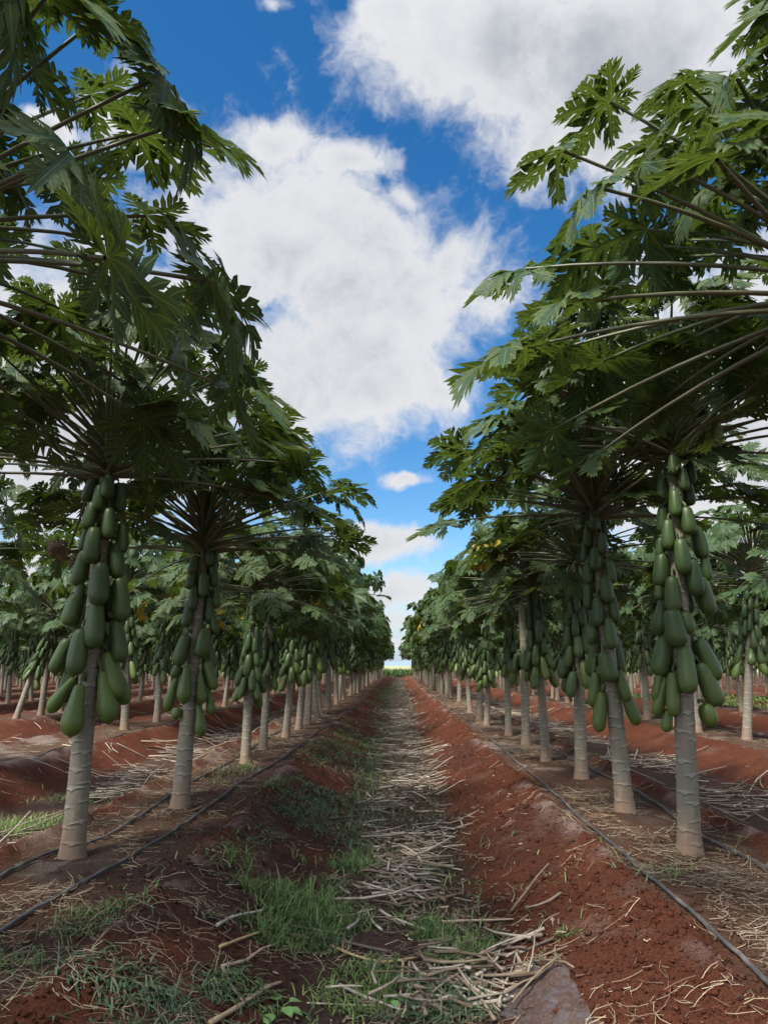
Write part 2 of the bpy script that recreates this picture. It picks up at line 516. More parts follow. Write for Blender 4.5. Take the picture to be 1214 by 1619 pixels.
xs_half = [(0, 2.1, .016), (2.1, 5.2, .035), (5.2, 12, .10), (12, 44, .28)]
xp = np.concatenate([axis(xs_half), [44, 60, 90, 150, 300, 700, 1600, 4000]])
XS = np.unique(np.concatenate([-xp, xp]))
ys = [1.2]
while ys[-1] < 84: ys.append(ys[-1] + max(.012, .0062 * ys[-1]))
YS = np.concatenate([[-60, -30, -15, -8, -5, -3, -2, -1, -.5, 0, .3, .6, .9], ys, [88, 95, 105, 115, 125, 140, 170, 220, 320, 500, 900, 1800, 3500, 7000]])
GX, GY = np.meshgrid(XS, YS)
GZ = gz(GX, GY)
V = np.stack([GX, GY, GZ], -1).reshape(-1, 3)
nx, ny = len(XS), len(YS)
i = np.arange(ny - 1)[:, None] * nx; j = np.arange(nx - 1)[None]
Q = np.stack([i + j, i + j + 1, i + nx + j + 1, i + nx + j], -1).reshape(-1, 4)
ground = link('ground', np_mesh('ground', V, Q, None, [M_SOIL], vcol=ground_colour(GX, GY).reshape(-1, 3)))
tag(ground, 'red plantation soil in raised beds with furrows between the tree rows', 'ground', kind='structure')

# ------------------------------------------------------------------ papaya leaf templates
def leaf_template(seed, lod):
    """blade in the plane: petiole joint at the origin, middle lobe along +X; returns V, Q, T, QU, TU (u = distance from a vein)"""
    r = random.Random(seed)
    if lod == 0:
        angs = [0, 37, -37, 75, -75, 114, -114, 152, -152]
        lens = [1.0, .97, .97, .86, .86, .66, .66, .42, .42]
    elif lod == 1:
        angs = [0, 40, -40, 82, -82, 128, -128]
        lens = [1.0, .95, .95, .78, .78, .5, .5]
    else:
        angs = [0, 55, -55, 115, -115]
        lens = [1.0, .92, .92, .6, .6]
    half = math.radians((40 if lod == 0 else 41 if lod == 1 else 55) / 2)
    Vs, Qs, Ts, QU, TU = [], [], [], [], []
    def vert(p): Vs.append(p); return len(Vs) - 1
    for a, L in zip(angs, lens):
        L *= r.uniform(.9, 1.07); a = math.radians(a + r.uniform(-4, 4))
        twist = r.uniform(-.3, .3); sidebend = r.uniform(-.16, .16); hang = r.uniform(-.16, .34)
        def P(t, w, lift=0):
            x = t * L; y = w * L + sidebend * t * t * L
            zz = .42 * abs(w) * L + twist * w * t * L + lift - hang * t * t * L
            return (x * math.cos(a) - y * math.sin(a), x * math.sin(a) + y * math.cos(a), zz)
        tanh_ = math.tan(half)
        st = {0: [0, .12, .22, .34, .50, .62, .74, .86, 1.0], 1: [0, .2, .38, .58, .78, 1.0], 2: [0, .35, .68, 1.0]}[lod]
        def w(t):
            if lod == 0:
                b0 = min(t, .2) * tanh_
                return b0 if t < .24 else .056 + .014 * math.sin(t * 9) if t < .82 else .06 * (1 - t) / .18
            if lod == 2: return min(t * tanh_, .2) * (1 - sstep(np.float64(t), .45, 1.0)) + .0
            base = t * tanh_ if t < .3 else .3 * tanh_
            return base if t <= .30 else max(.3 * tanh_ * (1 - .25 * min(1, (t - .3) / .2)), 0) * (1 if t < .8 else max(.0, (1 - t) / .2)) * (.95 if lod == 0 else 1.1)
        mid = [vert(P(t, 0)) for t in st]
        le = [vert(P(t, w(t))) if 0 < t < 1 else mid[k] for k, t in enumerate(st)]
        ri = [vert(P(t, -w(t))) if 0 < t < 1 else mid[k] for k, t in enumerate(st)]
        n = len(st)
        for k in range(n - 1):
            for e, sg in ((le, 1), (ri, -1)):
                q = [mid[k], mid[k + 1], e[k + 1], e[k]]
                uu = [0, 0, 1, 1]
                if sg < 0: q = q[::-1]; uu = uu[::-1]
                if k == 0: q = [x for i2, x in enumerate(q) if not (q[i2] == mid[0] and uu[i2] == 1)]; u3 = [0, 0, 1] if sg > 0 else [1, 0, 0]
                if k == 0: Ts.append(q); TU.append(u3)
                elif k == n - 2:
                    qq = [mid[k], mid[k + 1], e[k]] if sg > 0 else [e[k], mid[k + 1], mid[k]]
                    Ts.append(qq); TU.append([0, 0, 1] if sg > 0 else [1, 0, 0])
                else: Qs.append(q); QU.append(uu)
        if lod == 2: continue
        secs = [(.22, .12, .27, 50), (.38, .13, .33, 47), (.55, .125, .27, 43), (.71, .11, .19, 38), (.84, .07, .09, 32)] if lod == 0 else [(.34, .20, .27, 48), (.58, .17, .19, 42)]
        if L < .55: secs = secs[:3]
        for sg in (1, -1):
            for (t0, sp, sl, an) in secs:
                t0 += r.uniform(-.03, .03); sl *= r.uniform(.75, 1.2); an = math.radians(an + r.uniform(-8, 8))
                t1 = t0 + sp
                w0, w1 = w(t0) * .96, w(t1) * .96
                tm = (t0 + t1) / 2; wm = (w0 + w1) / 2
                dx, dy = math.cos(an), math.sin(an)
                nxv, nyv = -dy, dx
                lift = -.10 * sl
                B0 = vert(P(t0, sg * w0)); B1 = vert(P(t1, sg * w1)); Mv = vert(P(tm, sg * wm))
                hw = sp * r.uniform(.48, .68)
                def S(u, v, lf): return vert(P(tm + dx * sl * u + nxv * v, sg * (wm + dy * sl * u + nyv * v), lf))
                tip = S(1.12, -hw * .35, lift * 1.6)
                if lod == 0:
                    # inner side point is back (towards the joint), outer towards the tip
                    I = S(.36, hw * .82, lift * .2); O = S(.52, -hw * .85, lift * .2); C = S(.45, 0, lift * .7)
                    f = [([B0, Mv, C, I], [1, 0, 0, 1]), ([Mv, B1, O, C], [0, 1, 1, 0])]
                    t3 = [([I, C, tip], [1, 0, 0]), ([C, O, tip], [0, 1, 0])]
                    for q, u in f:
                        if sg > 0: q, u = q[::-1], u[::-1]
                        Qs.append(q); QU.append(u)
                    for q, u in t3:
                        if sg > 0: q, u = q[::-1], u[::-1]
                        Ts.append(q); TU.append(u)
                else:
                    I = S(.5, hw, lift * .2); O = S(.5, -hw, lift * .2)
                    for q, u in (([B0, B1, O, I], [.6, .6, .6, .6]),):
                        if sg > 0: q, u = q[::-1], u[::-1]
                        Qs.append(q); QU.append(u)
                    q, u = [I, O, tip], [.6, .6, .3]
                    if sg > 0: q, u = q[::-1], u[::-1]
                    Ts.append(q); TU.append(u)
    return (np.array(Vs, float), np.array(Qs, np.int32).reshape(-1, 4), np.array(Ts, np.int32).reshape(-1, 3),
            np.array(QU, float).reshape(-1, 4), np.array(TU, float).reshape(-1, 3))

TEMPL = {0: [leaf_template(100 + k, 0) for k in range(8)], 1: [leaf_template(200 + k, 1) for k in range(5)], 2: [leaf_template(300 + k, 2) for k in range(4)]}

def add_leaf(acc, r, joint, fwd, up, size, droop, lod, matid=0, crumple=.0):
    V, Q, T, QU, TU = r.choice(TEMPL[lod])
    V = V * size
    rr = np.hypot(V[:, 0], V[:, 1]) + 1e-9
    k = droop / size
    ang = k * rr
    nr = np.sin(ang) / k
    dz = -(1 - np.cos(ang)) / k
    V = np.stack([V[:, 0] * nr / rr, V[:, 1] * nr / rr, V[:, 2] + dz], -1)
    ph = r.uniform(0, 6)
    V[:, 2] += (.05 + crumple) * size * np.sin(V[:, 0] / size * 7 + ph) * np.cos(V[:, 1] / size * 6 + ph)
    f = Vector(fwd).normalized(); s_ = Vector(up).cross(f).normalized(); u = f.cross(s_)
    Mx = np.array([f, s_, u])
    V = V @ Mx + np.array(joint)
    ran = r.random()
    qu = np.stack([QU, np.full(QU.shape, ran)], -1); tu = np.stack([TU, np.full(TU.shape, ran)], -1)
    acc.add(V, Q, T, matid, qu, tu)

def leaf_on_stalk(acc, r, base, az, elev, L, size, droop, lod, pitch=None, leafmat=0, petmat=1, sag=.12, bladeacc=None):
    """a petiole from base plus its blade"""
    hd = np.array([math.cos(az), math.sin(az), 0.0])
    n = {0: 7, 1: 5, 2: 3}[lod]
    pts = []
    for k in range(n):
        t = k / (n - 1)
        e = elev + sag * (1 - 2 * t) * (1 if elev < 1.0 else .3)
        pts.append((t, e))
    P = [np.array(base, float)]
    for k in range(1, n):
        e = (pts[k][1] + pts[k - 1][1]) / 2
        P.append(P[-1] + (hd * math.cos(e) + np.array([0, 0, math.sin(e)])) * L / (n - 1))
    side = np.array([-hd[1], hd[0], 0]) * r.uniform(-.06, .06) * L
    P = [p + side * (k / (n - 1)) ** 2 for k, p in enumerate(P)]
    rad = np.linspace(.0105, .0055, n); rad[0] = .016
    if lod == 2: rad = rad * 1.15
    V, Q, T = tube(P, rad, {0: 7, 1: 5, 2: 3}[lod], False)
    old = 1 - min(1, max(0, elev / 1.0))
    uq = np.zeros((len(Q), 4, 2)); uq[..., 1] = old * r.uniform(.6, 1)
    acc.add(V, Q, None, petmat, uq)
    if pitch is None: pitch = r.uniform(-.1, .75) - .4 * max(0, elev - .5)
    yaw = az + r.uniform(-.35, .35)
    f = Vector((math.cos(yaw) * math.cos(pitch), math.sin(yaw) * math.cos(pitch), -math.sin(pitch)))
    up = Vector((math.cos(yaw) * math.sin(pitch), math.sin(yaw) * math.sin(pitch), math.cos(pitch)))
    roll = r.gauss(0, .38)
    up = Matrix.Rotation(roll, 3, f) @ up
    add_leaf(bladeacc or acc, r, P[-1], f, up, size, droop, lod, leafmat)

def crown_acc(acc, seed, lod, nleaf, leafmat=0, petmat=1, z0=0.0, stem=True, yellowmat=None, clean=False):
    """crown whose stem starts at z0 (top of the fruit column) and is .34 m tall"""
    r = random.Random(seed)
    az = r.uniform(0, 6.28)
    for k in range(nleaf):
        f = k / (nleaf - 1)
        az += 2.39996 + r.uniform(-.15, .15)
        elev = math.radians((1 if clean else -16) + (72 if clean else 88) * f ** (1.1 if clean else .85) + r.uniform(-9, 9))
        L = (1.04 - .5 * f ** 2.2) * (r.uniform(.9, 1.1) if r.random() < .6 or f < .35 else r.uniform(.55, .9))
        size = (.31 - .12 * f ** 3) * r.uniform(.72, 1.2)
        rb = .045 - .025 * f
        base = (rb * math.cos(az), rb * math.sin(az), z0 - .10 + .42 * f)
        ylw = yellowmat is not None and f < .3 and r.random() < .05
        leaf_on_stalk(acc, r, base, az, elev, L, size * (.8 if ylw else 1), r.uniform(.35, .95) * (1 if .3 < f < .8 else .65), lod, pitch=.9 if ylw else r.uniform(-.15, .35) if clean and f < .3 else r.uniform(.1, 1.0) if f < .5 else None,
                      leafmat=yellowmat if ylw else leafmat, petmat=petmat)
    if stem:
        V, Q, T = tube([(0, 0, z0 - .06), (0, 0, z0 + .12), (0, 0, z0 + .26), (0, 0, z0 + .34)], [.042, .038, .028, .01], {0: 12, 1: 8, 2: 4}[lod])
        acc.add(V, Q, T, petmat)

# ------------------------------------------------------------------ trunk, fruit
def trunk_mesh(seed, H, lean=(0, 0), r0=.062, r1=.040, lod=0, curve=0.0):
    r = random.Random(seed)
    sides = 40 if lod == 0 else 14
    dzs = .004 if lod == 0 else .012
    n = int((H + .12) / dzs)
    Z = np.linspace(-.12, H, n); TH = np.arange(sides) / sides * 2 * np.pi
    z, th = np.meshgrid(Z, TH, indexing='ij')
    t = np.clip(z / H, 0, 1)
    rad = r0 + (r1 - r0) * t + .016 * np.exp(-np.clip(z, 0, 9) / .07)
    ridge = np.zeros_like(z); dark = np.zeros_like(z)
    zz = .03; az = r.uniform(0, 6.28)
    while zz < H:
        az += 2.4 + r.uniform(-.4, .4)
        d = (th - az + np.pi) % (2 * np.pi) - np.pi
        span = np.exp(-(np.abs(d) / r.uniform(.6, 1.5)) ** 4)
        zc = zz + .006 * np.cos(d * 2) - .016 * np.exp(-(d / .26) ** 2) + r.uniform(-.04, .04) * .2 * d
        sg = .0036 if lod == 0 else .006
        a = np.exp(-((z - zc) / sg) ** 2) * span
        scar = np.exp(-((z - zz + .002) / .011) ** 2 - (d / .24) ** 2)
        hole = np.exp(-((z - zz - .001) / .005) ** 2 - (d / .10) ** 2)
        ridge = np.maximum(ridge, np.maximum(a * .8, scar)); dark = np.maximum(dark, np.maximum(hole, .7 * span * np.exp(-((z - zc + .009) / .005) ** 2)))
        zz += r.uniform(.022, .05) if zz < .25 else r.uniform(.022, .042)
    rad = rad + ridge * (.0048 if lod == 0 else .003) - dark * .003
    rad = rad * (1 + .03 * np.cos(2 * th + seed) * (1 - t))
    cx = lean[0] * np.clip(z, 0, 9) + curve * np.sin(np.pi * t); cy = lean[1] * np.clip(z, 0, 9)
    V = np.stack([cx + rad * np.cos(th), cy + rad * np.sin(th), z], -1).reshape(-1, 3)
    i = np.arange(n - 1)[:, None] * sides; j = np.arange(sides)[None]; k = (j + 1) % sides
    Q = np.stack([i + j, i + k, i + sides + k, i + sides + j], -1).reshape(-1, 4)
    vc = np.stack([np.clip(ridge, 0, 1), np.clip(dark, 0, 1), dark * 0], -1).reshape(-1, 3)
    return np_mesh('trunk', V, Q, None, [M_TRUNK], vcol=vc)

PROFILES = [  # (t, radius/width) top to tip
    [(0, .12), (.02, .27), (.08, .37), (.2, .43), (.38, .465), (.55, .49), (.70, .50), (.82, .475), (.91, .40), (.97, .25), (1, .04)],
    [(0, .09), (.02, .20), (.08, .265), (.2, .30), (.35, .345), (.5, .42), (.65, .49), (.77, .50), (.88, .41), (.95, .26), (1, .03)],
    [(0, .10), (.025, .24), (.08, .37), (.2, .455), (.35, .495), (.5, .50), (.65, .48), (.80, .40), (.90, .28), (.96, .16), (1, .03)]]

def fruit_arrays(shape, sides, skip=1, bend=0.0, stalk=True):
    pr = PROFILES[shape][::skip]
    if pr[-1] != PROFILES[shape][-1]: pr = pr + [PROFILES[shape][-1]]
    n = len(pr)
    th = np.arange(sides) / sides * 2 * np.pi
    V = []
    for t, q in pr:
        rr = q * (1 + .022 * np.cos(5 * th))
        V.append(np.stack([rr * np.cos(th) + bend * math.sin(math.pi * t), rr * np.sin(th), np.full(sides, -t)], -1))
    V = np.concatenate(V + [np.array([[0, 0, -1.005]]), np.array([[0, 0, .002]])])
    i = np.arange(n - 1)[:, None] * sides; j = np.arange(sides)[None]; k = (j + 1) % sides
    Q = np.stack([i + j, i + sides + j, i + sides + k, i + k], -1).reshape(-1, 4)
    j = np.arange(sides); k = (j + 1) % sides
    T = np.concatenate([np.stack([(n - 1) * sides + k, (n - 1) * sides + j, np.full(sides, n * sides)], -1), np.stack([j, k, np.full(sides, n * sides + 1)], -1)])
    return V, Q, T

FRUIT_MESH = {}
def fruit_mesh(shape, colour, lod):
    key = (shape, colour, lod)
    if key not in FRUIT_MESH:
        acc = Acc()
        V, Q, T = fruit_arrays(shape, 20 if lod == 0 else 10, 1 if lod == 0 else 2, [.0, .05, -.03][shape])
        acc.add(V, Q, T, 0)
        V, Q, T = tube([(0, 0, -.02), (.01, 0, .06), (-.06, 0, .13), (-.20, 0, .17), (-.36, 0, .15)], [.10, .075, .07, .075, .09], 7 if lod == 0 else 5)
        acc.add(V, Q, T, 1)
        FRUIT_MESH[key] = acc.mesh('papaya_fruit', [M_FRUIT[colour], M_PET])
    return FRUIT_MESH[key]

def fruit_xform(attach, az, splay, length, width, tilt=0.0):
    """fruit hangs from attach (top of the fruit), leaning outwards by splay at azimuth az"""
    d = Matrix.Rotation(az, 4, 'Z') @ Matrix.Rotation(-splay, 4, 'Y')
    if tilt: d = Matrix.Rotation(tilt, 4, 'Y') @ d
    return Matrix.Translation(attach) @ d @ Matrix.Diagonal((width, width, length, 1))

def fruit_layout(seed, H, z_lo=None, n=None):
    """procedural column of fruit in the tree's own space -> list of (matrix, shape, colour)"""
    r = random.Random(seed)
    z_lo = r.uniform(.62, .95) if z_lo is None else z_lo
    n = n or r.randint(32, 42)
    out = []; az = r.uniform(0, 6.28)
    main = r.choice([0, 0, 0, 1])
    gap = r.uniform(.25, .8) if r.random() < .5 else -1
    for k in range(n):
        f = k / (n - 1)                      # 0 bottom .. 1 top
        az += 2.39996 + r.uniform(-.3, .3)
        length = (.30 - .15 * f) * r.uniform(.85, 1.12)
        width = (.112 - .047 * f) * r.uniform(.9, 1.1)
        ztop = z_lo + .30 + (H - z_lo - .30) * f ** .92 + r.uniform(-.03, .03)
        if gap > 0 and abs(f - gap) < .06 and r.random() < .8: continue
        tr = .06 - .022 * ztop / H
        rr = tr + width * .42
        splay = (.36 * (1 - f) ** 2 + .05) * r.uniform(.5, 1.2)
        at = (rr * math.cos(az), rr * math.sin(az), ztop)
        shp = main if r.random() < .8 else r.choice([0, 1, 2])
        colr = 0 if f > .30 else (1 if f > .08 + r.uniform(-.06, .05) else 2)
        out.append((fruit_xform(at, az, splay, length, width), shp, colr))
    return out

# ------------------------------------------------------------------ tree prototypes
H0 = 2.22
CROWN_HI, TRUNK_HI, LAYOUT = [], [], []
for k in range(9):
    a = Acc(); crown_acc(a, 40 + k, 0, 88, clean=k < 4); CROWN_HI.append(a.mesh('crown', [M_LEAF, M_PET, M_YELLOW]))
CROWN_MID, TRUNK_MID = [], []
for k in range(5):
    a = Acc(); crown_acc(a, 70 + k, 1, 80, yellowmat=2 if k % 2 else None); CROWN_MID.append(a.mesh('crown', [M_LEAF, M_PET, M_YELLOW]))
    TRUNK_MID.append(trunk_mesh(60 + k, H0, lod=1, curve=rnd.uniform(-.05, .05)))
for k in range(4): TRUNK_HI.append(trunk_mesh(50 + k, H0, lod=0, curve=rnd.uniform(-.03, .03)))
for k in range(10): LAYOUT.append(fruit_layout(80 + k, H0 - .08))

def whole_tree_acc(seed, lod):
    """a far papaya tree as one mesh: trunk, fruit column, crown"""
    r = random.Random(seed)
    a = Acc()
    V, Q, T = tube([(0, 0, -.1), (0, 0, .1), (r.uniform(-.03, .03), 0, 1.1), (0, 0, H0)], [.08, .064, .055, .04], 8 if lod == 1 else 5, False)
    a.add(V, Q, None, 2)
    lay = fruit_layout(seed + 5, H0 - .08)
    for i2, (Mx, shp, colr) in enumerate(lay):
        if lod == 2 and i2 % 2 and i2 > 8: continue
        V, Q, T = fruit_arrays(shp, 8 if lod == 1 else 5, 2 if lod == 1 else 4, 0)
        Vh = np.concatenate([V, np.ones((len(V), 1))], 1) @ np.array(Mx).T
        a.add(Vh[:, :3], Q, T, 3 + colr)
    crown_acc(a, seed + 9, lod, 68 if lod == 1 else 48, 0, 1, H0)
    return a
FAR_MATS = [M_LEAF, M_PET, M_TRUNK, M_FRUIT[0], M_FRUIT[1], M_FRUIT[2]]
TREE_FAR = [whole_tree_acc(500 + 20 * k, 1).mesh('papaya_tree', FAR_MATS) for k in range(6)]

# ------------------------------------------------------------------ tree positions
def row_list(side, n, x, y0=None, known=()):
    """deterministic positions along one row"""
    r = random.Random(1000 + 10 * n + (1 if side > 0 else 0))
    out = [(p[0], p[1]) for p in known]
    y = out[-1][1] if out else (y0 if y0 is not None else 4.0)
    while True:
        y += r.uniform(1.1, 1.5)
        if y > ROW_END: break
        out.append((x + r.uniform(-.12, .12), y))
    return out

def gp(px, py): p = px_ground(px, py, -.0); return (p.x, p.y)
LEFT_PX = [(115, 1352), (285, 1276), (388, 1207), (416, 1187), (452, 1166), (472, 1153), (486, 1146)]
RIGHT_PX = [(1090, 1348), (988, 1283), (919, 1230), (863, 1203), (831, 1179), (804, 1163), (769, 1147), (758, 1139), (743, 1127), (726, 1110)]
known_l = [(-1.95, .4), (-1.78, 2.2)] + [gp(*p) for p in LEFT_PX]
known_r = [(2.0, .5), (1.66, 2.5)] + [gp(*p) for p in RIGHT_PX]
L2_PX = [(26, 1136), (65, 1131)]
TREES = []   # dict(row, side, idx, x, y)
for side, rows in ((-1, ROWS_L), (1, ROWS_R)):
    for n, x in enumerate(rows):
        if n == 0: lst = row_list(side, n, x, known=known_l if side < 0 else known_r)
        elif n == 1 and side < 0: lst = row_list(side, n, x, known=[(-4.35, 6.6), gp(197, 1154), gp(248, 1142)])
        elif n == 1: lst = row_list(side, n, x, known=[gp(1180, 1171), ])
        elif n == 2 and side < 0: lst = row_list(side, n, x, known=[gp(26, 1136), gp(65, 1131)])
        else: lst = row_list(side, n, x, y0=abs(x) / .58 - 2.5 + (n * 7 % 5) * .25)
        for k, (tx, ty) in enumerate(lst): TREES.append(dict(side=side, row=n, idx=k, x=tx, y=ty))

def in_view(t):
    a = to_px((t['x'], t['y'], 1.0)); 
    if a is None: return t['row'] == 0
    w = 1.3 * F_PX / a[2]
    return -w < a[0] < W_PX + w
TREES = [t for t in TREES if in_view(t) and not (t['row'] == 0 and t['idx'] == 0)]
ORD = ['first', 'second', 'third', 'fourth', 'fifth', 'sixth', 'seventh', 'eighth', 'ninth', 'tenth', 'eleventh', 'twelfth', 'thirteenth',
       'fourteenth', 'fifteenth', 'sixteenth', 'seventeenth', 'eighteenth', 'nineteenth', 'twentieth']

def row_phrase(t):
    s = 'left' if t['side'] < 0 else 'right'
    return ('the row just %s of the central furrow' % s) if t['row'] == 0 else 'the %s row out on the %s' % (ORD[t['row']], s)

GROUP = 'papaya trees in the plantation rows'

def add_fruit(root, lay, lod, r):
    for Mx, shp, colr in lay:
        o = link('papaya_fruit', fruit_mesh(shp, colr, lod), root)
        o.matrix_local = Mx

def build_tree(t, lod, scale=1.0, yaw=0.0, tilt=(0, 0)):
    root = link('papaya_tree', None)
    root.empty_display_size = .2
    root.location = (t['x'], t['y'], float(gz(t['x'], t['y'])) + (.005 if lod == 0 else 0))
    root.rotation_euler = Euler((tilt[0], tilt[1], yaw))
    root.scale = (scale,) * 3
    return root

# trees measured from the photograph: pixel of the crown's base, the visible fruit as (zoom x, y, length, width, tilt) and zoom frame
HERO = {
 (-1, 2): dict(top=(171, 738), zoom=(0, 650, 2.698), fr=[(460, 325, 105, 58, 0), (393, 335, 115, 60, -20), (425, 372, 115, 50, 0), (505, 370, 130, 55, 5), (393, 450, 125, 62, -10),
    (462, 482, 135, 60, 0), (400, 575, 155, 72, 0), (517, 545, 125, 52, 0), (365, 550, 100, 40, -5), (492, 640, 155, 68, 0), (355, 672, 155, 66, -10), (424, 740, 180, 85, 0),
    (507, 805, 185, 78, 5), (320, 850, 140, 80, -15), (405, 915, 190, 82, 0), (495, 985, 175, 75, 15), (270, 1048, 150, 65, -35), (342, 1030, 190, 82, 0), (467, 1130, 200, 78, 30),
    (425, 1225, 220, 88, 15), (330, 1278, 210, 95, -10), (275, 1220, 170, 65, -80), (345, 790, 110, 48, 0)]),
 (-1, 3): dict(top=(322, 862), zoom=(0, 650, 2.698), fr=[(830, 658, 85, 42, -10), (890, 622, 80, 36, 0), (915, 640, 80, 30, 0), (820, 725, 75, 45, -10), (866, 742, 105, 44, 0), (906, 703, 100, 44, 0),
    (828, 798, 105, 42, 0), (918, 795, 90, 36, 0), (806, 868, 110, 44, -5), (885, 848, 115, 48, 0), (908, 910, 90, 40, 5), (862, 988, 125, 65, -25), (783, 1022, 130, 62, -20),
    (796, 1170, 155, 60, 0), (850, 1185, 130, 48, 0), (892, 1130, 125, 48, 20), (755, 1115, 65, 45, -15), (745, 1208, 150, 50, -12), (757, 1290, 50, 45, 0), (843, 1320, 135, 52, 0), (885, 1240, 115, 42, 5)]),
 (1, 2): dict(top=(1064, 706), zoom=(850, 650, 2.698), fr=[(575, 232, 90, 45, 0), (620, 183, 60, 35, 0), (615, 290, 105, 45, 0), (645, 260, 100, 45, 0), (540, 335, 95, 45, 0), (585, 395, 115, 50, 0),
    (637, 350, 110, 50, 0), (535, 465, 115, 50, 0), (635, 470, 120, 62, 0), (560, 528, 130, 58, 0), (682, 565, 140, 65, 8), (612, 622, 150, 66, 0), (525, 585, 90, 40, 0), (532, 680, 145, 68, -5),
    (658, 712, 155, 70, 0), (710, 670, 110, 45, 0), (578, 785, 155, 68, 0), (705, 790, 160, 70, 10), (520, 770, 70, 40, 0), (635, 905, 95, 60, 15), (588, 925, 155, 90, 25), (550, 1050, 165, 80, -15),
    (630, 1105, 195, 80, 0), (712, 1065, 185, 75, 45), (520, 1175, 125, 45, -10), (585, 1208, 175, 60, 5), (535, 1220, 165, 55, -25), (715, 1170, 190, 85, 35), (558, 1320, 95, 50, 0), (720, 1300, 100, 75, 10), (765, 1205, 60, 25, 20)]),
 (1, 3): dict(top=(938, 806), zoom=(850, 650, 2.698), fr=[(193, 452, 75, 35, 0), (238, 470, 90, 40, 0), (278, 500, 65, 32, 0), (217, 535, 90, 40, 0), (272, 568, 95, 45, 0), (205, 600, 90, 35, 0), (247, 634, 100, 47, 0),
    (303, 688, 100, 48, 5), (220, 697, 90, 44, 0), (290, 760, 115, 58, 0), (220, 795, 110, 42, 0), (258, 855, 125, 52, 0), (318, 840, 120, 45, 5), (305, 950, 130, 55, 5), (235, 960, 80, 50, -10),
    (298, 1092, 125, 75, 25), (252, 1190, 145, 52, -5), (280, 1285, 165, 60, 0), (355, 1172, 130, 50, 20), (380, 1262, 155, 55, 25), (245, 1090, 75, 30, 0)]),
}
TOPS = {(-1, 4): (404, 930), (-1, 5): (430, 950), (-1, 6): (468, 950), (-1, 7): (492, 960), (1, 4): (908, 878), (1, 5): (843, 925), (1, 6): (822, 935), (1, 7): (808, 962), (1, 8): (767, 978)}
HERO_LABEL = {
 (-1, 0): 'papaya tree beside the camera, only leaf tips showing at the upper left edge',
 (-1, 1): 'papaya tree whose large blades and stalks hang in from the upper left edge',
 (1, 0): 'papaya tree beside the camera, only leaf tips showing in the upper right corner',
 (1, 1): 'papaya tree whose large dark blades hang in from the upper right edge',
 (-1, 2): 'papaya tree with the largest fruit column on the left, pear-shaped fruit splaying lowest',
 (-1, 3): 'left papaya tree leaning right under a slimmer fruit column, second trunk beside the hose',
 (-1, 4): 'papaya tree third from the camera along the row left of the furrow',
 (1, 2): 'papaya tree with the thickest pale ringed trunk on the right and the tallest fruit column',
 (1, 3): 'right papaya tree leaning left with one light green fruit hanging lowest',
 (1, 4): 'straight papaya tree right behind the leaning one with the lowest light green fruit',
 (1, 5): 'right papaya tree with a tilted trunk and a yellow leaf under its crown',
 (1, 6): 'papaya tree with a tall bare upper trunk close behind the tilted trunk on the right',
 (-1, 6): 'left papaya tree with a yellow leaf under its crown, fifth full trunk beside the hose',
 (-2, 0): '', }

YAW0 = {(-1, 1): 3.2, (1, 1): 1.3}
def nearest_first(t): return math.hypot(t['x'], t['y'])
TREES.sort(key=nearest_first)
SKIP = set()
individual, mass = [], []
# the trees that show from here, by row: runs of places along it
SHOWN = {(-1, 0): [(1, 33), (35, 40), (42, 46), (49, 50), (52, 54)], (-1, 1): [(0, 14), (16, 17), (25, 26), (29, 29), (41, 42)], (-1, 2): [(0, 9), (11, 17), (21, 21), (23, 23), (27, 27), (33, 33)], (-1, 3): [(0, 5), (8, 12), (19, 20), (36, 37)], (-1, 4): [(0, 4), (11, 14)], (-1, 5): [(1, 7), (14, 14), (17, 17)], (-1, 6): [(1, 1), (4, 4), (6, 7), (19, 21)], (-1, 7): [(4, 4), (7, 8), (20, 20), (22, 22)], (-1, 8): [(3, 4), (6, 7), (9, 9)], (-1, 9): [(5, 5)], (-1, 10): [(4, 4), (11, 11)], (1, 0): [(1, 34), (36, 38), (40, 41), (43, 44), (48, 51)], (1, 1): [(0, 15), (17, 23), (25, 25), (27, 29), (39, 40), (44, 44)], (1, 2): [(0, 10), (14, 14), (18, 20)], (1, 3): [(2, 6), (12, 13), (15, 15), (24, 24)], (1, 4): [(3, 7), (13, 13), (15, 17)], (1, 5): [(6, 9), (19, 19)], (1, 6): [(6, 6), (8, 8), (10, 10), (24, 24)], (1, 7): [(7, 7), (9, 9), (11, 11), (25, 25)], (1, 8): [(8, 8)], (1, 10): [(15, 15)]}
for t in TREES:
    own = any(a <= t['idx'] <= c for a, c in SHOWN.get((t['side'], t['row']), ()))
    (individual if own and len(individual) < 300 else mass).append(t)

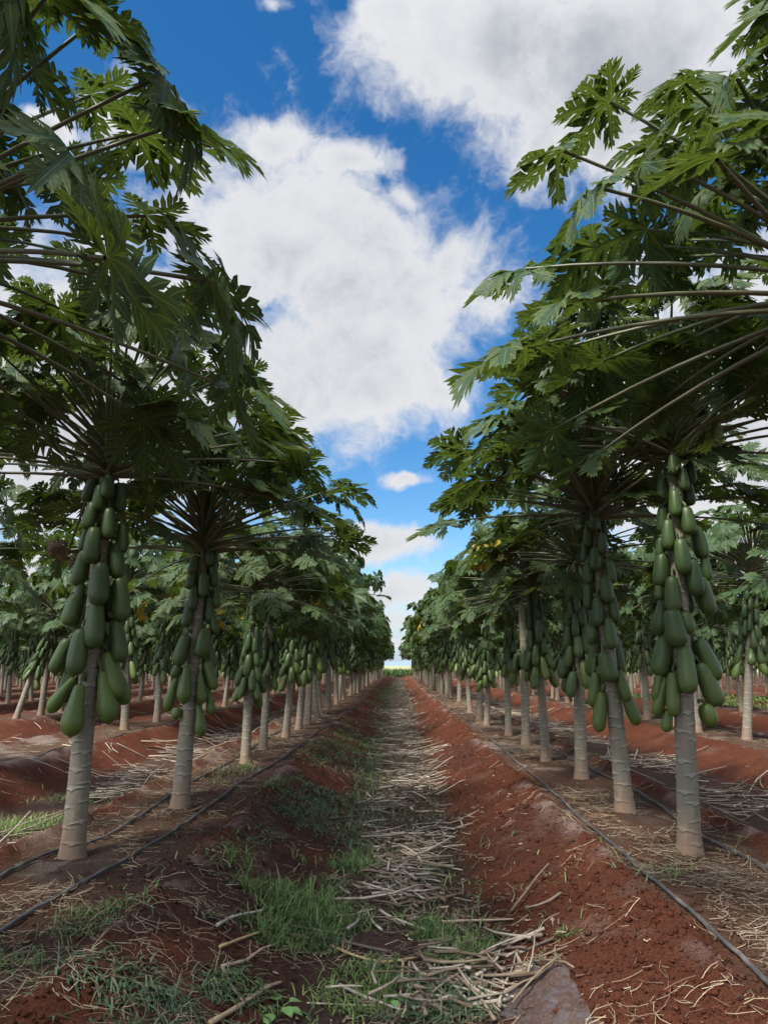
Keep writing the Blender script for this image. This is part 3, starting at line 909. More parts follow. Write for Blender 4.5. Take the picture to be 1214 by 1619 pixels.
for num, t in enumerate(individual):
    r = random.Random(3000 + num * 13)
    key = (t['side'], t['idx']) if t['row'] == 0 else None
    d = nearest_first(t)
    gzv = float(gz(t['x'], t['y']))
    if d > 24:
        o = link('papaya_tree', TREE_FAR[r.randrange(len(TREE_FAR))])
        o.location = (t['x'], t['y'], gzv)
        o.rotation_euler = (r.uniform(-.05, .05), r.uniform(-.05, .05), r.uniform(0, 6.28))
        o.scale = (r.uniform(.86, 1.07),) * 3
        root = o
    else:
        root = link('papaya_tree', None); root.empty_display_size = .2
        root.location = (t['x'], t['y'], gzv)
        if key in HERO:
            h = HERO[key]
            tp = px_at_y(h['top'][0], h['top'][1], t['y'])
            Ht = tp.z - gzv; lean = (tp.x - t['x']) / Ht
            tm = link('trunk', trunk_mesh(900 + num, Ht, (lean, 0), lod=0), root)
            cr = link('crown', CROWN_HI[num % 4], root); cr.location = (lean * Ht, 0, Ht + .03); cr.rotation_euler = (0, lean * .7, r.uniform(0, 6.28))
            zx, zy, zs = h['zoom']
            zlist = sorted(f[1] for f in h['fr'])
            for (fx, fy, fl, fw, ft) in h['fr']:
                ctr = px_at_y(zx + fx / zs, zy + fy / zs, t['y'])
                ppm = to_px(ctr); ppm = F_PX / ppm[2]
                ln = fl / zs / ppm * 1.02; wd = fw / zs / ppm * .97
                zc = ctr.z - gzv; tr = .062 - .022 * zc / Ht
                dx = ctr.x - t['x'] - lean * zc
                rr = tr + wd * .42
                yy = -math.sqrt(max(rr * rr - dx * dx, 0)) if fw >= 36 else .5 * rr
                tilt = math.atan2(ft / zs, fl / zs)
                for _ in range(3):          # the fruit stands off the trunk's plane: keep it on its line of sight
                    ctr = px_at_y(zx + fx / zs, zy + fy / zs, t['y'] + yy)
                    zc = ctr.z - gzv; dx = ctr.x - t['x'] - lean * zc
                    yy = -math.sqrt(max(rr * rr - dx * dx, 0)) if fw >= 36 else .5 * rr
                az = math.atan2(yy, dx)
                at = Vector((lean * zc + dx - .5 * ln * math.sin(tilt), yy, zc + .5 * ln * math.cos(tilt)))
                f = 1 - (zc - .6) / (Ht - .6)
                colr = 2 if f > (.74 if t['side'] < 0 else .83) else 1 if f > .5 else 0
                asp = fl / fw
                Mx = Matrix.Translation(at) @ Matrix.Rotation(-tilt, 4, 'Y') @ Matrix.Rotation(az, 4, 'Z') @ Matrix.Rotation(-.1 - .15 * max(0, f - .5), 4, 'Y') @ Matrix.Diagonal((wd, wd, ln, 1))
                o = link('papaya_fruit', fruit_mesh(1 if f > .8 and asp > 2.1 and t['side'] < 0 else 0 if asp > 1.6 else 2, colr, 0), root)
                o.matrix_local = Mx
            for Mx, shp, colr in fruit_layout(num + 5, Ht - .1, .7, 30):     # the far side of the column
                p = Mx.translation
                if p.y > .03:
                    o = link('papaya_fruit', fruit_mesh(shp, colr, 0), root)
                    M2 = Mx.copy(); M2.translation = (p.x + lean * p.z, p.y, p.z); o.matrix_local = M2
        else:
            lod = 0 if d < 10 else 1
            sc = 1.07 if key in ((-1, 1), (1, 1)) else 1.0 if key in ((-1, 0), (1, 0)) else r.uniform(.88, 1.06); tiltx, tilty = r.gauss(0, .04), r.gauss(0, .05)
            if key in TOPS:
                tp = px_at_y(TOPS[key][0], TOPS[key][1], t['y'])
                sc = (tp.z - gzv) / H0; tilty = math.atan2(tp.x - t['x'], tp.z - gzv); tiltx = 0
            if t['row'] == 2 and t['side'] < 0 and t['idx'] == 0: tilty = .30
            root.scale = (sc,) * 3
            root.rotation_euler = (Matrix.Rotation(tilty, 3, 'Y') @ Matrix.Rotation(tiltx, 3, 'X') @ Matrix.Rotation(r.uniform(0, 6.28), 3, 'Z')).to_euler()
            if key in YAW0: root.rotation_euler = (0, 0, YAW0[key])
            tm = link('trunk', TRUNK_HI[num % 4] if lod == 0 else TRUNK_MID[num % 5], root)
            cr = link('crown', CROWN_HI[4 + (num * 3 + 2) % 5] if lod == 0 else CROWN_MID[(num * 3) % 5], root)
            cr.location = (0, 0, H0)
            if key != (1, 6): add_fruit(root, LAYOUT[(num * 7 + 3) % 10], lod if d < 7 else 1, r)
            else: add_fruit(root, [f for f in LAYOUT[4] if f[0].translation.z < 1.4], 0, r)
    # labels
    if key in HERO_LABEL: lab = HERO_LABEL[key]
    elif t['row'] == 0 and t['idx'] < 16:
        lab = 'papaya tree, %s full trunk along %s' % (ORD[t['idx'] - 2], row_phrase(t))
    elif t['row'] == 0:
        lab = 'small papaya tree past the fourteenth trunk of %s' % row_phrase(t)
    else:
        lab = None
    t['root'] = root
    tag(root, lab, 'tree', GROUP)

# labels of the outer rows: the nearest few by their place along the row, the rest shared
for side in (-1, 1):
    for n in range(1, 14):
        row = [t for t in individual if t['side'] == side and t['row'] == n]
        row.sort(key=lambda t: t['y'])
        for k, t in enumerate(row):
            s = row_phrase(t)
            if n == 2 and side < 0 and t['idx'] == 0: lab = 'papaya tree with a steeply slanting trunk near the left edge, behind the nearest trunk'
            elif k < (5 if n < 3 else 2): lab = 'papaya tree standing %s from the camera in %s' % (ORD[k], s)
            else: lab = 'distant papaya tree past the %s in %s' % (ORD[4 if n < 3 else 1], s)
            t['root']['label'] = lab

# the rest of the plantation, too far to tell apart
LOW = [whole_tree_acc(800 + 20 * k, 2).arrays() for k in range(5)]
big = Acc()
for num, t in enumerate(mass):
    r = random.Random(9000 + num)
    V, Q, T, qm, tm, qu, tu = LOW[r.randrange(5)]
    a = r.uniform(0, 6.28); s = r.uniform(.9, 1.06)
    c_, s_ = math.cos(a) * s, math.sin(a) * s
    W = np.stack([V[:, 0] * c_ - V[:, 1] * s_ + t['x'], V[:, 0] * s_ + V[:, 1] * c_ + t['y'], V[:, 2] * s + float(gz(t['x'], t['y']))], -1)
    n0 = big.n
    big.V.append(W); big.n += len(W)
    big.Q.append(Q.astype(np.int32) + n0); big.T.append(T.astype(np.int32) + n0); big.QM.append(qm); big.TM.append(tm); big.QU.append(qu); big.TU.append(tu)
if mass:
    o = link('distant_papaya_trees', big.mesh('distant_papaya_trees', FAR_MATS))
    tag(o, 'far mass of papaya trees filling the plantation behind the nearer rows', 'trees', kind='stuff')

# yellow leaves on two trees, withered leaves hanging from some petioles
def part_leaf(name, t, lod, px, py, dy, size, m, label, drop=.9):
    p = px_at_y(px, py, t['y'] + dy)
    a = Acc(); r = random.Random(int(px))
    for q in range(2):
        f = Vector((r.uniform(-1, 1), r.uniform(-.6, .2), -drop)).normalized()
        up = Vector((0, -1, .5))
        add_leaf(a, r, p + Vector((r.uniform(-.08, .08), r.uniform(-.1, .1), r.uniform(-.02, .08))), f, up, size, 1.2, lod, 0, .05)
    base = Vector(t['root'].location) + Vector((0, 0, H0 * .97))
    V, Q, T = tube([tuple(base), tuple((base + p) / 2 + Vector((0, 0, .08))), tuple(p)], [.011, .009, .007], 6)
    a.add(V, Q, T, 1)
    o = link(name, a.mesh(name, [m, M_PET]), t['root'])
    rm = Matrix.LocRotScale(t['root'].location, t['root'].rotation_euler, t['root'].scale)
    o.matrix_local = rm.inverted()
    o['label'] = label
def find(side, idx): return next(t for t in TREES if t['row'] == 0 and t['side'] == side and t['idx'] == idx)
part_leaf('yellow_leaf', find(1, 5), 0, 775, 880, -.85, .27, M_YELLOW, 'yellow drooping leaf')
part_leaf('yellow_leaf', find(-1, 6), 0, 505, 945, -1.0, .25, M_YELLOW, 'yellow drooping leaf')
part_leaf('withered_leaf', find(1, 2), 0, 915, 600, -.2, .13, M_DEAD, 'brown shrivelled leaf', 3)
part_leaf('withered_leaf', find(-1, 2), 0, 105, 882, .3, .13, M_DEAD, 'brown shrivelled leaf', 3)

# ------------------------------------------------------------------ irrigation hoses
def hose(P, label, r=.0092):
    P = np.array(P, float)
    d = np.concatenate([[0], np.cumsum(np.hypot(*(P[1:] - P[:-1]).T))])
    n = int(d[-1] / .12)
    u = d[-1] * (np.linspace(0, 1, n) ** 1.6)
    def sm(k):
        a = np.interp(u, d, P[:, k])
        for _ in range(6): a[1:-1] = (a[:-2] + 2 * a[1:-1] + a[2:]) / 4
        return a
    x, y = sm(0), sm(1)
    x = x + .02 * fbm(y * 1.2, y * 0 + P[0, 0], 2, 3)
    z = gz(x, y)
    z = np.maximum(z, np.convolve(np.pad(z, 3, 'edge'), np.ones(7) / 7, 'valid')) + r * .9 + .006
    V, Q, T = tube(np.stack([x, y, z], -1), r, 8)
    o = link('irrigation_hose', np_mesh('irrigation_hose', V, Q, T, [M_HOSE]))
    tag(o, label, 'hose', 'drip hoses laid along the beds')
def path(pts, far_x, near=None):
    L = [gp(*p) for p in pts]
    if near: L = [near] + L
    y = L[-1][1]
    x = L[-1][0]
    L.append(((x + far_x) / 2, y + 4)); L.append((far_x, y + 10)); L.append((far_x, 72))
    return L
hose(path([(0, 1480), (120, 1405), (200, 1362), (285, 1310), (370, 1248), (440, 1205), (500, 1160), (550, 1130)], -1.05, (-1.5, .8)), 'thick black hose curving along the bed edge left of the central furrow')
hose(path([(0, 1395), (80, 1350), (160, 1330), (265, 1262), (330, 1225)], -1.85, (-1.95, 1.2)), 'thin black hose running behind the nearest left trunk')
hose(path([(1214, 1560), (1100, 1455), (1000, 1370), (920, 1300), (840, 1225), (770, 1165), (720, 1125), (690, 1100)], 1.15, (1.2, 1.0)), 'long grey hose on the bed edge right of the central furrow')
hose(path([(1214, 1375), (1150, 1345), (1110, 1325), (1050, 1280), (1000, 1250), (900, 1200), (860, 1178)], 1.85, (1.95, 1.4)), 'black hose passing behind the thick trunk on the right')
for x, s in ((-4.0, 'second row on the left'), (5.05, 'second row on the right')):
    hose([(x, 5.5), (x + .1, 9), (x - .05, 16), (x, 30), (x, 70)], 'black hose lying along the %s' % s)

# ------------------------------------------------------------------ litter, straw, grass (uncountable)
def stick_arrays(x, y, L, ang, rad, colr, lift, bend, sides=4, st=4, zbase=None, pitch=None):
    n = len(x)
    t = np.linspace(-.5, .5, st)[None]
    bx = bend[:, None] * (t * t - .1) * L[:, None]
    dx = np.cos(ang)[:, None]; dy = np.sin(ang)[:, None]
    PX = x[:, None] + t * L[:, None] * dx - bx * dy
    PY = y[:, None] + t * L[:, None] * dy + bx * dx
    PZ0 = gz(PX, PY)
    # a stiff stick rests on the higher ground under it
    mid = PZ0.mean(1, keepdims=True); slope = ((PZ0[:, -1] - PZ0[:, 0]) / 1.0)[:, None]
    PZ = mid + slope * t + (PZ0 - mid - slope * t) * .3 + lift[:, None] + rad[:, None]
    if pitch is not None: PZ = PZ + (t + .5) * L[:, None] * pitch[:, None]
    P = np.stack([PX, PY, PZ], -1)
    tg = np.gradient(P, axis=1); tg /= np.linalg.norm(tg, axis=2, keepdims=True) + 1e-9
    a = np.cross(tg, np.array([0, 0, 1.0])); a /= np.linalg.norm(a, axis=2, keepdims=True) + 1e-9
    c = np.cross(tg, a)
    th = np.arange(sides) / sides * 2 * np.pi
    rr = rad[:, None] * np.linspace(1.1, .75, st)[None]
    V = P[:, :, None] + rr[:, :, None, None] * (np.cos(th)[None, None, :, None] * a[:, :, None] + np.sin(th)[None, None, :, None] * c[:, :, None])
    k = np.arange(n)[:, None, None] * (st * sides); i = np.arange(st - 1)[None, :, None] * sides; j = np.arange(sides)[None, None]; j2 = (j + 1) % sides
    Q = np.stack(np.broadcast_arrays(k + i + j, k + i + j2, k + i + sides + j2, k + i + sides + j), -1).reshape(-1, 4)
    e = [np.stack(np.broadcast_arrays(np.arange(n)[:, None] * st * sides + o + np.array([[s0, s1, s2, s3]])), -1).reshape(-1, 4) for (o, s0, s1, s2, s3) in ((0, 3, 2, 1, 0), ((st - 1) * sides, 0, 1, 2, 3))] if sides == 4 else []
    Q = np.concatenate([Q] + e)
    VC = np.repeat(colr, st * sides, axis=0)
    return V.reshape(-1, 3), Q, VC

def palette(n, cols, var=.25):
    c = np.array(cols)[rs.randint(0, len(cols), n)]
    return c * (1 + var * (rs.rand(n, 1) * 2 - 1)) 

SV, SQ, SC, sn = [], [], [], 0
def add_sticks(x, y, L, ang, rad, colr, lift, bend, sides=4, st=4, pitch=None):
    global sn
    V, Q, C = stick_arrays(x, y, L, ang, rad, colr, lift, bend, sides, st, pitch=pitch)
    SV.append(V); SQ.append(Q + sn); SC.append(C); sn += len(V)
STALK_C = [(.30, .25, .195), (.24, .19, .145), (.17, .125, .09), (.37, .32, .255), (.12, .085, .058), (.20, .15, .10)]
# middle furrow
n = 7500
y = 3.0 + (68) * rs.rand(n) ** 1.9
x = rs.normal(.12, .20, n) + .12 * fbm(y * .5, y * 0, 3, 66); x = np.clip(x, -.6, .7)
clump = fbm(x * 1.8, y * 1.3, 3, 77)
keep = (clump > np.where(y < 9, -.45, -.28) + .4 * rs.rand(n)) & ~(rs.rand(n) > sstep(y + .25 * clump, 2.7, 3.6) + .05)
x, y = x[keep], y[keep]; n = len(x)
ang = np.where(rs.rand(n) < .2, rs.normal(0.15, .6, n), rs.rand(n) * 3.14)
add_sticks(x, y, rs.uniform(.05, .30, n) * (1 + .6 * (rs.rand(n) < .12)), ang, rs.uniform(.003, .0085, n), palette(n, STALK_C), rs.rand(n) ** 2 * .05, rs.normal(0, .4, n), pitch=np.where(rs.rand(n) < .3, rs.normal(0, .2, n), 0))
# other furrows
for c0 in [(a + c) / 2 for a, c in zip(ROWS[:-1], ROWS[1:])]:
    if abs(c0) < .5 or abs(c0) > 13: continue
    n = 1500 if abs(c0) < 4 else 700
    y0 = max(3.0, abs(c0) / .6 - 1)
    y = y0 + 30 * rs.rand(n) ** 1.8; x = c0 + rs.normal(0, .3, n)
    k = fbm(x * 1.8, y * 1.1, 3, 78) > -.1
    x, y = x[k], y[k]; n = len(x)
    add_sticks(x, y, rs.uniform(.15, .55, n), np.where(rs.rand(n) < .35, rs.normal(.2, .6, n), rs.rand(n) * 3.14), rs.uniform(.004, .008, n), palette(n, STALK_C), rs.rand(n) ** 2 * .05, rs.normal(0, .4, n), pitch=np.where(rs.rand(n) < .3, rs.normal(0, .2, n), 0))
o = link('stalk_litter', np_mesh('stalk_litter', np.concatenate(SV), np.concatenate(SQ), None, [M_STALK], vcol=np.concatenate(SC)))
tag(o, 'pale dry leaf stalks strewn thickly over the furrow floors', 'litter', kind='stuff')

# straw and dead weeds on the beds
SV, SQ, SC, sn = [], [], [], 0
STRAW_C = [(.31, .24, .15), (.25, .18, .115), (.20, .13, .085), (.36, .30, .21), (.13, .08, .055)]
for (x0, sd_, cnt, y0, ymax) in ((1.62, .25, 10000, 1.9, 26), (-1.6, .25, 5500, 2.2, 26), (4.68, .35, 1500, 6, 26), (-4.35, .35, 1500, 5, 26), (0, .4, 1300, 1.9, 12), (0, .42, 2600, 1.8, 3.6), (-1.0, .3, 700, 1.9, 4), (1.25, .25, 800, 1.9, 6), (-.8, .25, 450, 2, 14), (.85, .2, 120, 2, 12)):
    y = y0 + (ymax - y0) * rs.rand(cnt) ** 2.2; x = rs.normal(x0, sd_, cnt)
    k = fbm(x * 2.5, y * 2.0, 3, 79) > -.15
    x, y = x[k], y[k]; n = len(x)
    add_sticks(x, y, rs.uniform(.02, .13, n), rs.rand(n) * 3.14, rs.uniform(.0006, .0017, n) * (1 + y * .06), palette(n, STRAW_C), rs.rand(n) ** 2 * .02, rs.normal(0, .7, n), 3, 4, pitch=np.where(rs.rand(n) < .25, rs.rand(n) * .5, 0))
o = link('straw_litter', np_mesh('straw_litter', np.concatenate(SV), np.concatenate(SQ), None, [M_STALK], vcol=np.concatenate(SC)))
tag(o, 'thin dry straw and withered weeds scattered on the beds and slopes', 'straw', kind='stuff')

# scraps of dead leaf among the stalks
n = 5200
y = 1.9 + 34 * rs.rand(n) ** 2.2; x = rs.normal(.05, .34, n)
x[:900] = rs.normal(1.6, .3, 900); x[900:1300] = rs.normal(-1.5, .3, 400)
L_ = rs.uniform(.003, .014, n) * (1 + y * .04); a_ = rs.rand(n) * 6.28; w_ = L_ * rs.uniform(.3, .8, n); cu = rs.uniform(.1, .6, n) * L_
gz0 = gz(x, y)
rows_ = []
for t_, ww, hh in ((-1, .35, 1), (0, 1, 0), (1, .25, 1)):
    for s_ in (-1, 1):
        px_ = x + np.cos(a_) * t_ * L_ - np.sin(a_) * s_ * ww * w_; py_ = y + np.sin(a_) * t_ * L_ + np.cos(a_) * s_ * ww * w_
        rows_.append(np.stack([px_, py_, gz0 + .004 + cu * hh * (.6 + .4 * s_) + rs.rand(n) * .004 + .3 * (gz(px_, py_) - gz0)], -1))
V = np.stack(rows_, 1)
o_ = np.arange(n)[:, None] * 6
Q = np.concatenate([o_ + np.array([[0, 1, 3, 2]]), o_ + np.array([[2, 3, 5, 4]])])
cc = palette(n, [(.16, .10, .06), (.22, .15, .09), (.10, .06, .04), (.28, .21, .13), (.13, .11, .05)])
o = link('leaf_litter', np_mesh('leaf_litter', V.reshape(-1, 3), Q, None, [M_STALK], vcol=np.repeat(cc, 6, axis=0)))
tag(o, 'brown curled scraps of dead leaf on the furrow floor and beds', 'leaf litter', kind='stuff')

# crumbled soil
n = 26000
y = 1.9 + 20 * rs.rand(n) ** 2.4
x = np.where(rs.rand(n) < .55, rs.normal(.95, .3, n), rs.normal(-.9, .4, n))
r_ = rs.uniform(.002, .014, n) * (rs.rand(n) ** 2.2 + .22)
k_ = rs.randint(0, n, 900)      # coarser clods low on the right bank
x[k_] = rs.normal(.85, .2, 900); y[k_] = rs.uniform(2.4, 3.9, 900); r_[k_] = rs.uniform(.005, .016, 900) * (rs.rand(900) ** 1.5 + .3)
z = gz(x, y) + r_ * .3
octv = np.array([[1, 0, 0], [-1, 0, 0], [0, 1, 0], [0, -1, 0], [0, 0, .8], [0, 0, -.8]])
octf = np.array([[0, 2, 4], [2, 1, 4], [1, 3, 4], [3, 0, 4], [2, 0, 5], [1, 2, 5], [3, 1, 5], [0, 3, 5]])
V = (octv[None] * (.7 + .6 * rs.rand(n, 6, 1))) * r_[:, None, None] + np.stack([x, y, z], -1)[:, None]
T = (octf[None] + np.arange(n)[:, None, None] * 6).reshape(-1, 3)
cc = ground_colour(x, y) * (.75 + .5 * rs.rand(n, 1))
o = link('soil_crumbs', np_mesh('soil_crumbs', V.reshape(-1, 3), None, T, [M_SOIL], vcol=np.repeat(cc, 6, axis=0)))
tag(o, 'crumbled clods of red soil on the furrow slopes', 'soil', kind='stuff')

# grass
GV, GQ, GT, GC, gn = [], [], [], [], 0
def add_grass(x, y, h, colr, wid=.004, flop=.7, heading=None):
    global gn
    n = len(x)
    if n == 0: return
    z = gz(x, y) - .005
    az = rs.rand(n) * 6.28 if heading is None else heading + rs.normal(0, .7, n)
    lean = np.abs(rs.normal(flop, .3, n))
    dx, dy = np.cos(az), np.sin(az); px_, py_ = -dy, dx
    rows = []
    w = wid * (.7 + .6 * rs.rand(n)) * (1 + y * .05)
    cur = np.stack([x, y, z], -1); a = lean * .25
    for k, (s, ww) in enumerate(((0, .8), (.36, 1.0), (.34, .75), (.30, 0))):
        cur = cur + (h * s)[:, None] * np.stack([np.sin(a) * dx, np.sin(a) * dy, np.cos(a)], -1)
        a = a + lean * .65
        if ww: rows += [cur + (w * ww)[:, None] * np.stack([px_, py_, px_ * 0], -1), cur - (w * ww)[:, None] * np.stack([px_, py_, px_ * 0], -1)]
        else: rows.append(cur)
    V = np.stack(rows, 1)
    o_ = np.arange(n)[:, None] * 7 + gn
    GQ.append(np.concatenate([o_ + np.array([[0, 1, 3, 2]]), o_ + np.array([[2, 3, 5, 4]])])); GT.append(o_ + np.array([[4, 5, 6]]))
    GV.append(V.reshape(-1, 3)); GC.append(np.repeat(colr, 7, axis=0)); gn += n * 7
GREEN = [(.095, .165, .050), (.125, .205, .06), (.075, .135, .05), (.19, .22, .085)]
BLUE = [(.075, .13, .060), (.10, .155, .08), (.055, .09, .045), (.14, .17, .10)]
LIGHT = [(.14, .20, .06), (.19, .24, .08), (.10, .16, .05)]
DRY = [(.26, .21, .12), (.20, .16, .09), (.12, .14, .06)]
def tuft(px, py, rx, ry, n, h, cols, flop=.8, wid=.0023):
    n = int(n * 1.15); h *= .85
    c = hit(px, py)
    k = rs.randint(5, 9)
    cxs = c[0] + rs.normal(0, rx * .6, k * 3); cys = c[1] + rs.normal(0, ry * .6, k * 3)
    i = rs.randint(0, k * 3, n)
    x = cxs[i] + rs.normal(0, rx * .22, n); y = cys[i] + rs.normal(0, ry * .22, n)
    add_grass(x, y, h * rs.uniform(.45, 1.1, n), palette(n, cols), wid, flop)
tuft(490, 1455, .22, .20, 1500, .17, GREEN)
tuft(440, 1490, .12, .1, 350, .14, GREEN)
tuft(230, 1570, .24, .14, 650, .14, BLUE, 1.3, .0028)
tuft(330, 1560, .12, .10, 250, .10, BLUE, 1.2)
tuft(735, 1520, .12, .16, 900, .15, GREEN, 1.0)
tuft(700, 1590, .15, .10, 500, .15, BLUE, 1.0)
tuft(690, 1480, .10, .12, 350, .13, GREEN)
tuft(590, 1575, .18, .12, 500, .10, LIGHT)
tuft(620, 1545, .2, .1, 300, .1, GREEN)
tuft(545, 1370, .16, .2, 350, .13, GREEN)
tuft(180, 1440, .14, .14, 130, .11, GREEN)
tuft(120, 1475, .12, .1, 80, .10, GREEN)
tuft(20, 1520, .15, .12, 110, .12, GREEN)
tuft(370, 1360, .05, .05, 60, .12, GREEN, .5)
tuft(510, 1265, .12, .5, 900, .12, BLUE, 1.3)
tuft(485, 1295, .22, .2, 800, .12, BLUE, 1.3)
tuft(450, 1245, .2, .4, 600, .10, GREEN, 1.2)
tuft(560, 1180, .3, 1.0, 700, .11, GREEN, 1.2)
tuft(500, 1190, .15, 1.2, 500, .10, GREEN, 1.2)
tuft(720, 1455, .2, .2, 160, .07, DRY)
tuft(860, 1385, .25, .12, 160, .05, DRY, 1.2)
tuft(890, 1480, .03, .03, 40, .08, GREEN)
tuft(850, 1525, .06, .05, 160, .06, DRY, 1.0)
tuft(40, 1310, .35, .3, 900, .12, LIGHT)
tuft(130, 1265, .3, .3, 300, .10, GREEN)
tuft(370, 1225, .15, .3, 350, .14, DRY)
tuft(385, 1215, .1, .2, 120, .12, LIGHT)
tuft(1050, 1385, .2, .2, 60, .09, LIGHT)
for (px, py) in ((1090, 1105), (1150, 1105), (1200, 1108), (1040, 1103), (980, 1102)): tuft(px, py, .9, 1.4, 1500, .16, LIGHT, .6, .006)
n = 9000
y = 2.8 + 34 * rs.rand(n) ** 1.7; x = rs.normal(-.72, .22, n)
k = fbm(x * 2.2, y * .9, 3, 90) > .05; x, y = x[k], y[k]
add_grass(x, y, rs.uniform(.04, .12, len(x)), palette(len(x), BLUE + GREEN), .0028, 1.2, heading=np.full(len(x), -.3))
n = 10000
y = 3.5 + 60 * rs.rand(n) ** 1.9; x = rs.normal(0, .3, n)
k = fbm(x * 2.2, y * .7, 3, 91) > -.02; x, y = x[k], y[k]
add_grass(x, y, rs.uniform(.04, .11, len(x)), palette(len(x), GREEN + BLUE + DRY), .003, 1.0)
n = 9000
y = 3.6 + 40 * rs.rand(n) ** 1.7; x = rs.normal(-.36, .15, n)
k = fbm(x * 2.0, y * .8, 3, 93) > -.05; x, y = x[k], y[k]
add_grass(x, y, rs.uniform(.05, .13, len(x)), palette(len(x), GREEN + BLUE), .0024, 1.0)
for xr in (1.5, -1.5, 4.7, -4.35, 7.7, -7.4, 6.2, -5.9):
    n = 1800
    y = 2.4 + 36 * rs.rand(n) ** 1.6; x = rs.normal(xr, .4, n)
    k = fbm(x * 1.4, y * 1.4, 3, 92) > .2; x, y = x[k], y[k]
    add_grass(x, y, rs.uniform(.03, .10, len(x)), palette(len(x), LIGHT + DRY + GREEN), .0026, 1.0)
o = link('grass', np_mesh('grass', np.concatenate(GV), np.concatenate(GQ), np.concatenate(GT), [M_GRASS], vcol=np.concatenate(GC)))
tag(o, 'tufts of green grass growing in the furrow and on its slopes', 'grass', kind='stuff')

# low green crop across the end of the rows
GV, GQ, GT, GC, gn = [], [], [], [], 0
n = 16000
x = rs.uniform(-9, 9, n); y = rs.uniform(ROW_END + 1.5, ROW_END + 12, n)
add_grass(x, y, rs.uniform(.4, .85, n), palette(n, [(.07, .12, .035), (.10, .16, .045), (.05, .09, .03)]), .008, .5)
o = link('field_crop', np_mesh('field_crop', np.concatenate(GV), np.concatenate(GQ), np.concatenate(GT), [M_GRASS], vcol=np.concatenate(GC)))
tag(o, 'strip of low green crop across the far end of the furrow', 'crop', kind='stuff')

# faint hills on the horizon
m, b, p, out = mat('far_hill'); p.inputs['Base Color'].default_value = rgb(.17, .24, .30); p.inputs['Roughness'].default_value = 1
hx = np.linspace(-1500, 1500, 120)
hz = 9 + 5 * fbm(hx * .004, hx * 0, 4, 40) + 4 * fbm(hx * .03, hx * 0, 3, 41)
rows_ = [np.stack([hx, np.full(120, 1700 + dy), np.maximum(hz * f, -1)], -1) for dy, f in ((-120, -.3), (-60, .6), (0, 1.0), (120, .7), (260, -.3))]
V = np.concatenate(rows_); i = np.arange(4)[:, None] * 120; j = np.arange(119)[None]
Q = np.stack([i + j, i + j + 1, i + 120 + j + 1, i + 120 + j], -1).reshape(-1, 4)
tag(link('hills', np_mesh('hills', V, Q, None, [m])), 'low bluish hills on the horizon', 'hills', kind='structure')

# ------------------------------------------------------------------ single stalks, seedlings, plastic sheet
def stalk(pts, rad, colr, label, off=(300, 1400), sc=3.469):
    P = np.array([hit(off[0] + a / sc, off[1] + c / sc) for a, c in pts])
    d = np.linspace(0, len(P) - 1, 4 * len(P))
    P = np.stack([np.interp(d, np.arange(len(P)), P[:, k]) for k in range(3)], -1)
    for _ in range(3): P[1:-1] = (P[:-2] + 2 * P[1:-1] + P[2:]) / 4
    P[:, 2] = np.maximum(P[:, 2], gz(P[:, 0], P[:, 1])) + .012
    for _ in range(12): P[1:-1, 2] = (P[:-2, 2] + 2 * P[1:-1, 2] + P[2:, 2]) / 4
    rad *= .75
    rr = rad * np.linspace(1.2, .7, len(P)) * (1 + .1 * np.sin(np.arange(len(P)) * 2.1))
    V, Q, T = tube(P, rr, 8)
    o = link('dry_stalk', np_mesh('dry_stalk', V, Q, T, [M_STALK], vcol=np.tile(np.array(colr), (len(V), 1))))
    tag(o, label, 'stalk', 'long dry stalks in the foreground')
TAN, PALE, DARK = (.42, .29, .15), (.40, .34, .28), (.13, .095, .07)
stalk([(150, 235), (240, 190), (380, 150), (560, 120)], .008, PALE, 'pale stalk with a frayed end poking into the left side of the big grass tuft')
stalk([(165, 360), (300, 300), (450, 255), (640, 222)], .007, TAN, 'straw-coloured stalk lying along the front of the big grass tuft')
stalk([(545, 290), (800, 320), (1085, 380)], .010, DARK, 'dark brown split stalk just in front of the big grass tuft')
stalk([(770, 345), (880, 395), (1010, 440), (1190, 432)], .007, TAN, 'yellowish stalk lying below the dark split stalk')
stalk([(175, 465), (300, 445), (400, 360), (470, 345)], .008, (.36, .26, .19), 'bent pinkish stalk on the dark soil at lower left of the furrow')
stalk([(180, 475), (230, 580), (290, 655)], .007, (.28, .20, .13), 'short brown stalk slanting down from the bent pinkish stalk')
stalk([(110, 780), (300, 670), (450, 580), (500, 550)], .010, (.34, .25, .16), 'thick stalk slanting up from the bottom edge beside the seedling')
stalk([(820, 565), (950, 630), (1140, 700)], .008, PALE, 'pale stalk lying diagonally near the bottom middle')
stalk([(1170, 425), (1160, 560), (1145, 725)], .007, (.38, .30, .2), 'left one of two stalks pointing at the camera at the bottom')
stalk([(1205, 440), (1190, 690), (1160, 750)], .007, (.38, .30, .2), 'right one of two stalks pointing at the camera at the bottom')
stalk([(310, 215), (480, 212), (735, 200)], .008, (.36, .25, .18), 'straight stalk reaching from the grass onto bare red soil', (600, 1400))
stalk([(280, 195), (370, 320), (460, 410)], .007, PALE, 'pale stalk slanting through the grass right of the furrow middle', (600, 1400))
stalk([(0, 150), (60, 190), (250, 260), (400, 300)], .008, PALE, 'pale kinked stalk lying across the litter before the right-hand grass', (600, 1400))
stalk([(0, 445), (120, 430), (300, 395)], .006, TAN, 'thin yellow stalk above the pair pointing at the camera', (600, 1400))

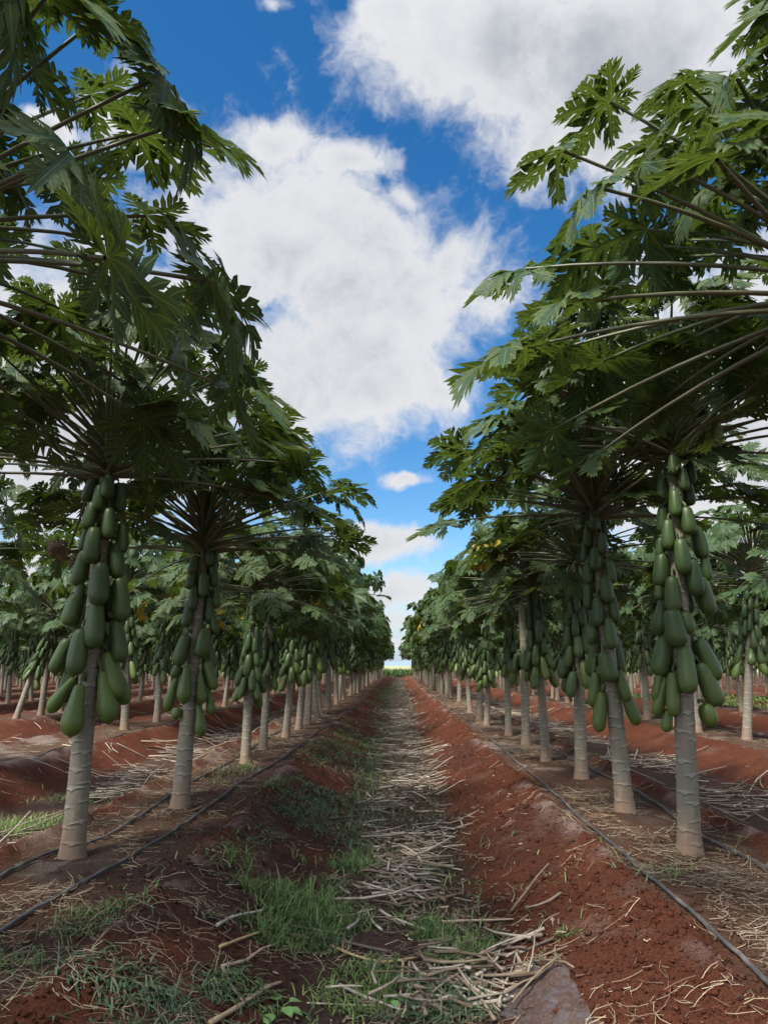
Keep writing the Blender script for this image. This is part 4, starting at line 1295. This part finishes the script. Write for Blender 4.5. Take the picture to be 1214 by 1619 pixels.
m, b, p, out = mat('seedling_leaf'); M_SEED = m
tc = b.n('ShaderNodeTexCoord').outputs['Object']
b.put(p.inputs['Base Color'], b.mix(b.noise(tc, 30, 3), rgb(.10, .20, .05), rgb(.15, .27, .08))); p.inputs['Roughness'].default_value = .5
def seedling(px, py, size, n, label, seed):
    c = hit(px, py); r = random.Random(seed); a = Acc()
    for k in range(n):
        az = k * 2.4 + r.uniform(-.4, .4); L = size * r.uniform(.7, 1.1); e = r.uniform(.3, .9)
        d = Vector((math.cos(az) * math.cos(e), math.sin(az) * math.cos(e), math.sin(e)))
        j = d * L * .7
        V, Q, T = tube([(0, 0, -.01), tuple(d * L * .35 + Vector((0, 0, .01))), tuple(j)], .0018, 5, False); a.add(V, Q, None)
        s = d.cross(Vector((0, 0, 1))).normalized(); f = Vector((d.x, d.y, .1)).normalized(); u = s.cross(f)
        W = L * .34
        pts = []
        for t, w in ((0, .05), (.2, .7), (.45, 1), (.7, .75), (.9, .3), (1.0, 0)):
            q = j + f * (t * L * .8) - Vector((0, 0, t * t * L * .35))
            pts.append([q - s * w * W + Vector((0, 0, .15 * W * w)), q, q + s * w * W + Vector((0, 0, .15 * W * w))])
        Vv = [tuple(x_) for row in pts for x_ in row]
        Qq = [(3 * i2 + c2, 3 * i2 + c2 + 1, 3 * i2 + c2 + 4, 3 * i2 + c2 + 3) for i2 in range(5) for c2 in range(2)]
        a.add(Vv, Qq)
    o = link('seedling', a.mesh('seedling', [M_SEED])); o.location = (c[0], c[1], float(gz(c[0], c[1])))
    tag(o, label, 'seedling', 'broadleaf weed seedlings')
seedling(440, 1605, .07, 7, 'bright green broadleaf seedling beside the thick stalk at the bottom edge', 3)
seedling(617, 1590, .045, 6, 'small light green seedling left of the two stalks pointing at the camera', 4)
seedling(745, 1600, .03, 5, 'tiny pale seedling at the edge of the grass near the silver sheet', 5)

c4 = [hit(800, 1528), hit(882, 1516), hit(990, 1690), hit(775, 1690)]
u, v = np.meshgrid(np.linspace(0, 1, 60), np.linspace(0, 1, 80))
P = (1 - u)[..., None] * ((1 - v)[..., None] * c4[0] + v[..., None] * c4[3]) + u[..., None] * ((1 - v)[..., None] * c4[1] + v[..., None] * c4[2])
P[..., 0] += .10 * fbm(v * 5, u * 0, 4, 8) * (1 - u) + .012 * fbm(v * 9, u * 0 + 3, 3, 9) * u
P[..., 1] += .07 * fbm(u * 5, v * 0 + 5, 4, 18) * (1 - v)
x, y = P[..., 0], P[..., 1]
zs = gz(x, y)
for _ in range(6): zs[1:-1, 1:-1] = (zs[:-2, 1:-1] + zs[2:, 1:-1] + zs[1:-1, :-2] + zs[1:-1, 2:]) / 4
P[..., 2] = zs + .010 + .012 * fbm(x * 9 + 3 * y, y * 5, 4, 12) + .014 * np.abs(fbm(x * 14 + y * 9, y * 16, 4, 13))
P[..., 2] -= .03 * (1 - sstep(np.minimum(np.minimum(u, 1 - u) * 3, v), 0, .12))
V = P.reshape(-1, 3); i = np.arange(79)[:, None] * 60; j = np.arange(59)[None]
Q = np.stack([i + j, i + 60 + j, i + 60 + j + 1, i + j + 1], -1).reshape(-1, 4)
top = np_mesh('plastic_sheet', np.concatenate([V, V - np.array([0, 0, .002])]), np.concatenate([Q, Q[:, ::-1] + len(V)]), None, [M_PLASTIC])
tag(link('plastic_sheet', top), 'crumpled silver plastic mulch sheet smeared with soil at the bottom edge', 'plastic sheet')
